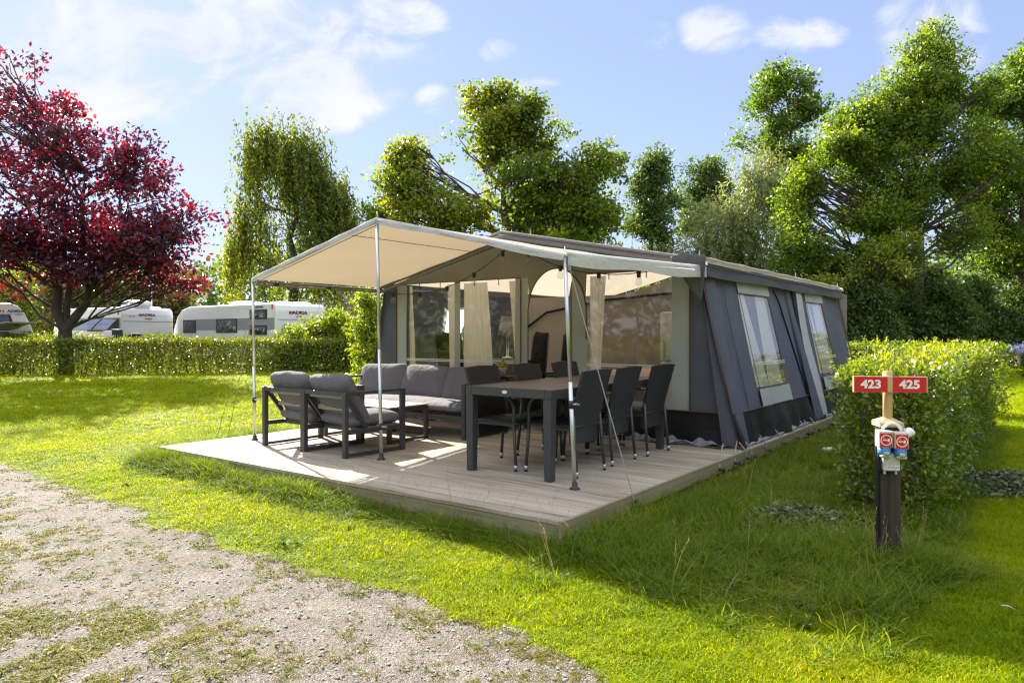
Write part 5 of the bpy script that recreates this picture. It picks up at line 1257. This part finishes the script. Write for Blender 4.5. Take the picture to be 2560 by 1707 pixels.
    for rb in roofbits:
        kind, x, y, a, b, h = rb
        mb = MB()
        if kind == 'box': mb.cushion((x, y, H+h/2-.02), (a, b, h*1.5), e=.25); obj('roof_hatch', mb, cw, t, True)
        if kind == 'aircon':
            mb.cushion((x, y, H+h/2-.03), (a, b, h*1.35), e=.2); ac = obj('air_conditioner', mb, cw, t, True)
            mb = MB(); mb.box((x-.15, y-b/2+.01, H+h*.52), (.26, .02, h*.4)); mb.box((x+.25, y-b/2+.01, H+h*.52), (.22, .02, h*.4)); obj('vent', mb, cg, ac)
        if kind == 'aerial':
            mb.tube([(x, y, H-.02), (x, y, H+h)], .022, 8); an = obj('aerial_mast', mb, cw, t, True)
            mb = MB(); mb.lathe([(0,h),(.22,h),(.24,h+.04),(.15,h+.10),(0,h+.12)], (x, y, H), 20); obj('aerial_dome', mb, cw, an, True)
        if kind == 'dome': mb.lathe([(0,0),(.28,0),(.26,.12),(.16,.2),(0,.23)], (x, y, H-.03), 18); obj('roof_dome', mb, cw, t, True)
    return t
Ln = 7.3
xs = lambda f: -Ln*(1-f)
c1 = caravan('largest white caravan with four side windows right of the plum tree', (-8.68, 26.4, 0), -R(36.6), Ln, 2.3, 2.50, (1.3, 0),
        [(xs(.12), xs(.255), 1.39, 1.93), (xs(.46), xs(.66), 1.39, 1.95), (xs(.775), xs(.925), 1.91, 2.27), (xs(.775), xs(.925), 1.31, 1.68)], (xs(.255), -.10, 1.50, 1.95), (xs(.865), 2.36, .105), (1.05, 2.15, .17),
        [('box', xs(.60), .7, 1.3, .8, .14), ('box', xs(.86), 1.0, .9, .6, .10), ('box', -.9, 1.7, .9, .6, .10)], 3)
Ln = 4.9
c2 = caravan('white caravan with opened windows, roof air conditioner and aerial', (-15.5, 28.5, 0), -R(28.9), Ln, 2.3, 2.42, (.9, 0),
        [(xs(.11), xs(.25), 1.45, 2.0)], (xs(.2), -.08, 1.48, 2.0), (xs(.86), 2.20, .085), (1.15, 2.12, .15),
        [('aircon', -.55, 1.0, 1.0, .8, .30), ('aerial', -.6, 1.7, 0, 0, .95), ('box', -.8, 1.9, .5, .5, .08)], 2, [(xs(.53), xs(.745), 1.45, 1.98), (xs(.76), xs(.965), 1.45, 1.98)])
# third caravan shows its sloping front end
def caravan_front():
    t = thing('caravan', 'white caravan with blue window cut off at the picture\'s left edge', 'caravan', (-17.95, 27.0, 0), R(37), 'white caravans beyond the hedge')
    pr = [(0, .42), (0, 1.30), (-.16, 1.75), (-.34, 2.15), (-.52, 2.38), (-.72, 2.47), (-6.3, 2.47), (-6.5, 2.2), (-6.5, .42)]
    mb = MB(); mb.prism(pr, 0, 2.3); b = obj('body', mb, cw, t, bevel=.05); b.modifiers['edge'].angle_limit = R(55); b.modifiers['edge'].segments = 3
    mb = MB(); mb.prism([(-.62, 1.58), (-.76, 2.06), (-2.2, 2.06), (-2.2, 1.58)], -.02, .02); w = obj('window', mb, cdk, t)
    mb = MB(); mb.prism([(-.70, 1.62), (-.81, 2.02), (-2.15, 2.02), (-2.15, 1.62)], -.032, -.02); obj('pane', mb, plain('blue_glass', (.05,.07,.22), .08, 0, .2, 3, spec=.8), w)
    text('lettering', 'ADRIA', .13, ink, t, (-.60, -.012, 2.19), (R(90), 0, 0), .004, .002, 1.3)
    mb = MB(); mb.box((-1.07, -.012, 2.19), (.08, .006, .07)); mb.box((-.97, -.012, 2.19), (.05, .006, .07)); obj('logo', mb, lred, t)
    mb = MB(); mb.box((-1.0, -.006, 2.10), (1.5, .012, .018)); mb.box((-.50, -.01, 2.05), (.22, .012, .03)); obj('moulding', mb, cg, t)
    mb = MB(); mb.box((-.28, -.02, 1.44), (.34, .03, .03)); obj('handle', mb, cg, t)
    mb = MB(); mb.lathe([(0,0),(.26,0),(.24,.12),(.14,.2),(0,.22)], (-1.35, .8, 2.45), 18); obj('roof_dome', mb, cw, t, True)
    mb = MB(); mb.box((-3.2, 1.15, .33), (5.4, 2.0, .2)); obj('chassis', mb, cdk, t)
    return t
caravan_front()

# ================================================================== CARS at the left edge, mostly behind the hedge
def car(label, loc, rz, paint, lid=False):
    t = thing('parked_car', label, 'car', loc, rz, 'cars behind the hedge')
    low = [(-2.1, .35), (-2.15, .62), (-2.05, .82), (-1.15, .95), (1.55, .98), (2.05, .92), (2.1, .45), (2.0, .30), (-2.0, .30)]
    mb = MB(); mb.prism(low, -.85, .85); obj('body', mb, paint, t, bevel=.06)
    top = [(-1.15, .95), (-.35, 1.42), (.15, 1.49), (1.25, 1.46), (1.62, 1.0)]
    mb = MB(); n = len(top)
    vs = [(x, -.80+.16*(z-.95)/.54, z) for x, z in top] + [(x, .80-.16*(z-.95)/.54, z) for x, z in top]
    mb.add(vs, [tuple(range(n)), tuple(reversed(range(n, 2*n)))] + [(i, n+i, n+i+1, i+1) for i in range(n-1)]); obj('cabin', mb, paint, t, bevel=.04)
    for s in (-1, 1):
        f = lambda x, z: (x, s*(.805-.16*(z-.95)/.54), z)
        mb = MB(); mb.add([f(-.98,1.0), f(.10,1.0), f(.10,1.43), f(-.32,1.38)], [(0,1,2,3)]); mb.add([f(.16,1.0), f(1.42,1.02), f(1.18,1.41), f(.16,1.43)], [(0,1,2,3)])
        obj('side_window', mb, cgl, t)
        for x in (-1.35, 1.3):
            mb = MB(); mb.lathe([(0,-.10),(.29,-.10),(.32,-.05),(.32,.05),(.29,.10),(0,.10)], (0,0,0), 22); mb.v = [(a+x, c+s*.78, b+.32) for a, b, c in mb.v]; w = obj('wheel', mb, cdk, t, True)
            mb = MB(); mb.lathe([(0,.0),(.2,.0),(.2,.012),(0,.012)], (0,0,0), 18); mb.v = [(a+x, s*(.885+c), b+.32) for a, b, c in mb.v]; obj('rim', mb, M['alu'], w)
        mb = MB(); mb.cushion((-.75, s*.96, 1.05), (.16, .24, .17), e=.4); obj('wing_mirror', mb, M['white'], t, True)
        mb = MB(); mb.cushion((-2.05, s*.60, .70), (.16, .36, .15), e=.4); obj('headlight', mb, M['white'], t, True)
    mb = MB(); mb.add([(-1.16,-.70,.985), (-1.16,.70,.985), (-.38,.63,1.435), (-.38,-.63,1.435)], [(0,1,2,3)]); obj('windscreen', mb, cgl, t)
    if lid:
        mb = MB(); mb.grid(lambda s, q: (1.28+.95*q, -.62+1.24*s, 1.50+.20*q+.10*math.sin(PI*q*.8)), 10, 8); ld = obj('tailgate', mb, plain('tailgate_lining', (.33,.33,.28), .7), t, True, solid=.06)
        mb = MB(); mb.box((1.95, 0, 1.66), (.05, .22, .05)); obj('handle', mb, cdk, ld)
    return t
car('dark car with white wing mirror cut off at the left edge behind the hedge', (-20.0, 25.55, 0), R(178), plain('dark_paint', (.03,.035,.05), .25, .3, .05, coat=.6))
car('silver car with raised tailgate before the caravan at the left edge', (-19.9, 26.3, .0), R(-8), plain('silver_paint', (.42,.42,.38), .3, .5, .05, coat=.6), True)

# ================================================================== CAMPERS' THINGS behind the hedge
D = 26.0
cc = thing('camping_chair', 'blue folding camping chair showing above the hedge near the plum trunk', 'camping chair', (px(294, D), D, .22), R(12))
mb = MB(); mb.grid(lambda s, q: (-.17+.34*s*(1-.0*q)+.03*(q-.5)*(2*s-1), .10-.16*q+.05*math.sin(PI*s), .42+.86*q), 10, 10); obj('backrest', mb, cloth('blue_cloth', (.07,.13,.22), wr=.6, wrscale=9), cc, True, solid=.02)
mb = MB(); mb.tube([(-.19, -.06, 1.29), (0, -.02, 1.285), (.19, -.06, 1.29)], .015, 8); obj('top_hem', mb, whit, cc, True)
mb = MB(); mb.box((0, .30, .42), (.46, .46, .03)); obj('seat', mb, cloth('blue_cloth2', (.06,.11,.19)), cc)
for s in (-1, 1):
    for y in (.08, .5): mb = MB(); mb.tube([(s*.22, y, -.2), (s*.22, y, .42)], .012, 8); obj('leg', mb, M['alu'], cc)
# person bending forward, dark green top
pe = thing('person', 'person in a dark green top bending forward behind the hedge beside a blue chair', 'person', (px(318, D), D+.1, .10), R(0))
def skin(name, pts, edges, m, parent, root=0, sub=2):
    me = bpy.data.meshes.new(name); me.from_pydata([p[:3] for p in pts], edges, []); me.update(); me.materials.append(m)
    o = bpy.data.objects.new(name, me); COL.objects.link(o); o.parent = parent
    sk = o.modifiers.new('skin', 'SKIN'); sk.use_smooth_shade = True
    for i, p in enumerate(pts): me.skin_vertices[0].data[i].radius = p[3] if isinstance(p[3], tuple) else (p[3], p[3]); me.skin_vertices[0].data[i].use_root = (i == root)
    sb_ = o.modifiers.new('sub', 'SUBSURF'); sb_.levels = sub; sb_.render_levels = sub
    return o
flesh = plain('skin_tone', (.50,.30,.22), .55, 0, .05); green = cloth('green_top', (.018,.045,.04), wr=.5, wrscale=8); trous = cloth('dark_trousers', (.03,.035,.06))
body = [(0,0,.98,.15), (.14,0,1.17,.16), (.34,0,1.22,.165), (.47,0,1.15,.11), (.56,0,1.10,.06), (.66,0,1.02,.095), (.70,0,.94,.08),
        (.40,-.17,1.12,.065), (.50,-.20,.92,.045), (.66,-.16,.74,.035), (.40,.17,1.12,.065), (.52,.20,.92,.045), (.68,.15,.74,.035),
        (0,-.10,.90,.10), (.06,-.11,.50,.062), (-.02,-.11,.10,.042), (.12,-.11,.03,.035), (0,.10,.90,.10), (.06,.11,.50,.062), (-.02,.11,.10,.042), (.12,.11,.03,.035)]
skin('body', body, [(0,1),(1,2),(2,3),(3,4),(4,5),(5,6),(2,7),(7,8),(8,9),(2,10),(10,11),(11,12),(0,13),(13,14),(14,15),(15,16),(0,17),(17,18),(18,19),(19,20)], flesh, pe)
skin('top', [(-.02,0,.98,.165),(.14,0,1.17,.178),(.34,0,1.22,.182),(.47,0,1.16,.12),(.40,-.17,1.12,.08),(.46,-.19,1.0,.062),(.40,.17,1.12,.08),(.46,.19,1.0,.062)], [(0,1),(1,2),(2,3),(2,4),(4,5),(2,6),(6,7)], green, pe)
skin('trousers', [(-.03,0,.97,.16),(0,-.10,.88,.112),(.06,-.11,.50,.078),(-.02,-.11,.12,.06),(0,.10,.88,.112),(.06,.11,.50,.078),(-.02,.11,.12,.06)], [(0,1),(1,2),(2,3),(0,4),(4,5),(5,6)], trous, pe)
mb = MB(); mb.cushion((.655, 0, 1.055), (.20, .19, .17), e=.6); obj('hair', mb, plain('hair', (.10,.055,.03), .7), pe, True)
for s in (-1, 1):
    for k in range(5):
        mb = MB(); y = s*.155+(k-2)*.016*1.0; o_ = .02 if k in (0,4) else 0
        mb.tube([(.665, y, .735), (.69, y*1.02, .70+o_), (.695, y*1.02, .665+o_)], [.009,.008,.006], 6); obj('finger', mb, flesh, pe, True)
tb = thing('folding_table', 'white camping table left of the blue chair behind the hedge', 'table', (px(268, D+.6), D+.6, .22), 0)
mb = MB(); mb.box((0, 0, .98), (.62, .5, .03)); obj('table_top', mb, M['white'], tb, bevel=.01)
for x in (-.27, .27):
    for y in (-.2, .2): mb = MB(); mb.tube([(x*1.1, y*1.1, -.2), (x, y, .97)], .012, 8); obj('leg', mb, M['alu'], tb)
bg = thing('paper_bag', 'crumpled white bag on the folding table beside the blue chair', 'bag', (px(272, D+.5), D+.5, 1.215), 0)
mb = MB(); mb.cushion((0, 0, .13), (.34, .28, .27), e=.5, seed=2); obj('bag', mb, M['awning_white'], bg, True)

# ================================================================== SKY, SUN, CAMERA
SUN_EL, SUN_AZ = 31.2, 33.0      # sun stands behind-left: azimuth measured left of the view axis (+Y)
wd = bpy.data.worlds.new('World'); sc.world = wd; wd.use_nodes = True; nt = wd.node_tree
for n_ in list(nt.nodes): nt.nodes.remove(n_)
out = node(nt, 'ShaderNodeOutputWorld'); bgn = node(nt, 'ShaderNodeBackground'); sky = node(nt, 'ShaderNodeTexSky')
sky.sky_type = 'NISHITA'; sky.sun_disc = False; sky.sun_elevation = R(SUN_EL); sky.sun_rotation = R(-SUN_AZ)
sky.air_density = 1.0; sky.dust_density = .2; sky.ozone_density = 1.6; sky.altitude = 0
tc = node(nt, 'ShaderNodeTexCoord'); sep = node(nt, 'ShaderNodeSeparateXYZ'); nt.links.new(tc.outputs['Generated'], sep.inputs[0])
yy = math_(nt, 'MAXIMUM', sep.outputs['Y'], .02)
u = math_(nt, 'DIVIDE', sep.outputs['X'], yy); w_ = math_(nt, 'DIVIDE', sep.outputs['Z'], yy)
cb = node(nt, 'ShaderNodeCombineXYZ'); nt.links.new(u, cb.inputs[0]); nt.links.new(math_(nt, 'MULTIPLY', w_, 1.5), cb.inputs[1])
n1 = noise(nt, cb.outputs[0], 7.5, 9, .60, .5)
n2 = noise(nt, cb.outputs[0], 2.6, 3, .5, .3)
blobs = [(430, 90, 520, 230, 1.2), (250, 200, 440, 140, .95), (760, 200, 280, 150, 1.15), (900, 80, 250, 120, 1.15), (1085, 250, 60, 45, .6), (1790, 75, 120, 75, .85), (1640, 90, 60, 50, .6), (1990, 85, 150, 55, .75), (2330, 90, 170, 150, .95), (1815, 245, 60, 50, .62), (1330, 205, 110, 25, .35), (1240, 130, 60, 40, .4), (-500, 100, 700, 300, 1), (3300, 150, 600, 200, .9), (1200, -700, 900, 300, .8)]
acc = None
for (bx, by, rx, ry, st_) in blobs:
    a = math_(nt, 'MULTIPLY', math_(nt, 'SUBTRACT', u, (bx-1280)/1794.46), 1794.46/rx)
    b = math_(nt, 'MULTIPLY', math_(nt, 'SUBTRACT', w_, (833.34-by)/1794.46), 1794.46/ry)
    q = math_(nt, 'SUBTRACT', 1.0, math_(nt, 'ADD', math_(nt, 'MULTIPLY', a, a), math_(nt, 'MULTIPLY', b, b)))
    q = math_(nt, 'MULTIPLY', math_(nt, 'MAXIMUM', q, 0.0), st_)
    q = math_(nt, 'POWER', q, .6)
    acc = q if acc is None else math_(nt, 'MAXIMUM', acc, q)
amp = math_(nt, 'ADD', .25, acc)
nz = math_(nt, 'ADD', math_(nt, 'MULTIPLY', math_(nt, 'SUBTRACT', n1, .5), 2.9), math_(nt, 'MULTIPLY', math_(nt, 'SUBTRACT', n2, .5), .9))
dens = math_(nt, 'ADD', math_(nt, 'MULTIPLY', acc, .80), math_(nt, 'MULTIPLY', nz, amp))
mr = node(nt, 'ShaderNodeMapRange', interpolation_type='SMOOTHSTEP'); nt.links.new(dens, mr.inputs[0]); mr.inputs[1].default_value = .20; mr.inputs[2].default_value = .86; mr.inputs[3].default_value = 0; mr.inputs[4].default_value = .95
SKY_K = .10
tint = node(nt, 'ShaderNodeMix', data_type='RGBA', blend_type='MULTIPLY'); tint.inputs['Factor'].default_value = 1
gm = node(nt, 'ShaderNodeGamma'); gm.inputs[1].default_value = .42; nt.links.new(sky.outputs[0], gm.inputs[0])
nt.links.new(gm.outputs[0], tint.inputs['A']); tint.inputs['B'].default_value = (1.0, 1.10, 1.48, 1)
mixc = node(nt, 'ShaderNodeMix', data_type='RGBA'); nt.links.new(mr.outputs[0], mixc.inputs['Factor']); nt.links.new(tint.outputs['Result'], mixc.inputs['A'])
cs = ramp(nt, math_(nt, 'ADD', math_(nt, 'MULTIPLY', n1, .6), math_(nt, 'MULTIPLY', n2, .4)), [(.35, (.68,.74,.84)), (.62, (.95,.96,1.0))])
cm = node(nt, 'ShaderNodeMix', data_type='RGBA', blend_type='MULTIPLY'); cm.inputs['Factor'].default_value = 1
nt.links.new(cs, cm.inputs['A']); CL = 3.1; cm.inputs['B'].default_value = (CL, CL, CL, 1)
nt.links.new(cm.outputs['Result'], mixc.inputs['B'])
# unseen bright cloud cover, added overhead and behind the viewer to lift the shadows
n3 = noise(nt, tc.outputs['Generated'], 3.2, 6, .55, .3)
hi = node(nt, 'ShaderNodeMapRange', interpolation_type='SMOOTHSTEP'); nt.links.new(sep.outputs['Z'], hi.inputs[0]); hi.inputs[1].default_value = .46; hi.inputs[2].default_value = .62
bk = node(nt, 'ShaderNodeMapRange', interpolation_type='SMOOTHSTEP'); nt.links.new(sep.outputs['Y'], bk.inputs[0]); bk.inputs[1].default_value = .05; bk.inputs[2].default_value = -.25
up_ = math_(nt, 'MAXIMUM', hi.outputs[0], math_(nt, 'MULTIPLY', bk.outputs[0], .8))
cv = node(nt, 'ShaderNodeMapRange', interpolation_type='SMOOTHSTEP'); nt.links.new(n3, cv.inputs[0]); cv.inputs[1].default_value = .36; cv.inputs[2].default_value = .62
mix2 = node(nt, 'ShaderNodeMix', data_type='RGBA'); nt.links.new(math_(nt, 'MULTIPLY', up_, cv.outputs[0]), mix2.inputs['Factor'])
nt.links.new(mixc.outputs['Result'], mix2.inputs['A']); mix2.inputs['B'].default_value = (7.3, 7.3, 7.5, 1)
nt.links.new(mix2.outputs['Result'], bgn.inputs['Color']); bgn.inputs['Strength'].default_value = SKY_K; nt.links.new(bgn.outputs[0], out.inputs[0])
ld = bpy.data.lights.new('sun', 'SUN'); ld.energy = 4.9; ld.angle = R(.5); ld.color = (1, .93, .80)
so = bpy.data.objects.new('sun', ld); COL.objects.link(so)
dv = Vector((math.sin(R(SUN_AZ))*math.cos(R(SUN_EL)), -math.cos(R(SUN_AZ))*math.cos(R(SUN_EL)), -math.sin(R(SUN_EL))))
so.rotation_euler = dv.to_track_quat('-Z', 'Y').to_euler(); so.location = (-20, 30, 30)
cd = bpy.data.cameras.new('camera'); co_ = bpy.data.objects.new('camera', cd); COL.objects.link(co_)
co_.location = (0, 0, CAMZ); co_.rotation_euler = (R(90), 0, 0)
cd.sensor_width = 36; cd.lens = 1794.46/2560*36; cd.shift_y = -(853.5-833.34)/2560; cd.clip_start = .05; cd.clip_end = 3000
sc.camera = co_
sc.view_settings.view_transform = 'Standard'; sc.view_settings.look = 'None'; sc.view_settings.gamma = 1; sc.view_settings.exposure = 1.8
cy = sc.cycles
cy.use_denoising = True
try: cy.denoiser = 'OPENIMAGEDENOISE'; cy.denoising_prefilter = 'NONE'; cy.denoising_input_passes = 'RGB_ALBEDO_NORMAL'
except Exception: pass
cy.max_bounces = 8; cy.transparent_max_bounces = 16; cy.diffuse_bounces = 4; cy.glossy_bounces = 3; cy.transmission_bounces = 6
cy.sample_clamp_indirect = 6; cy.filter_width = 1.3; cy.caustics_reflective = False; cy.caustics_refractive = False
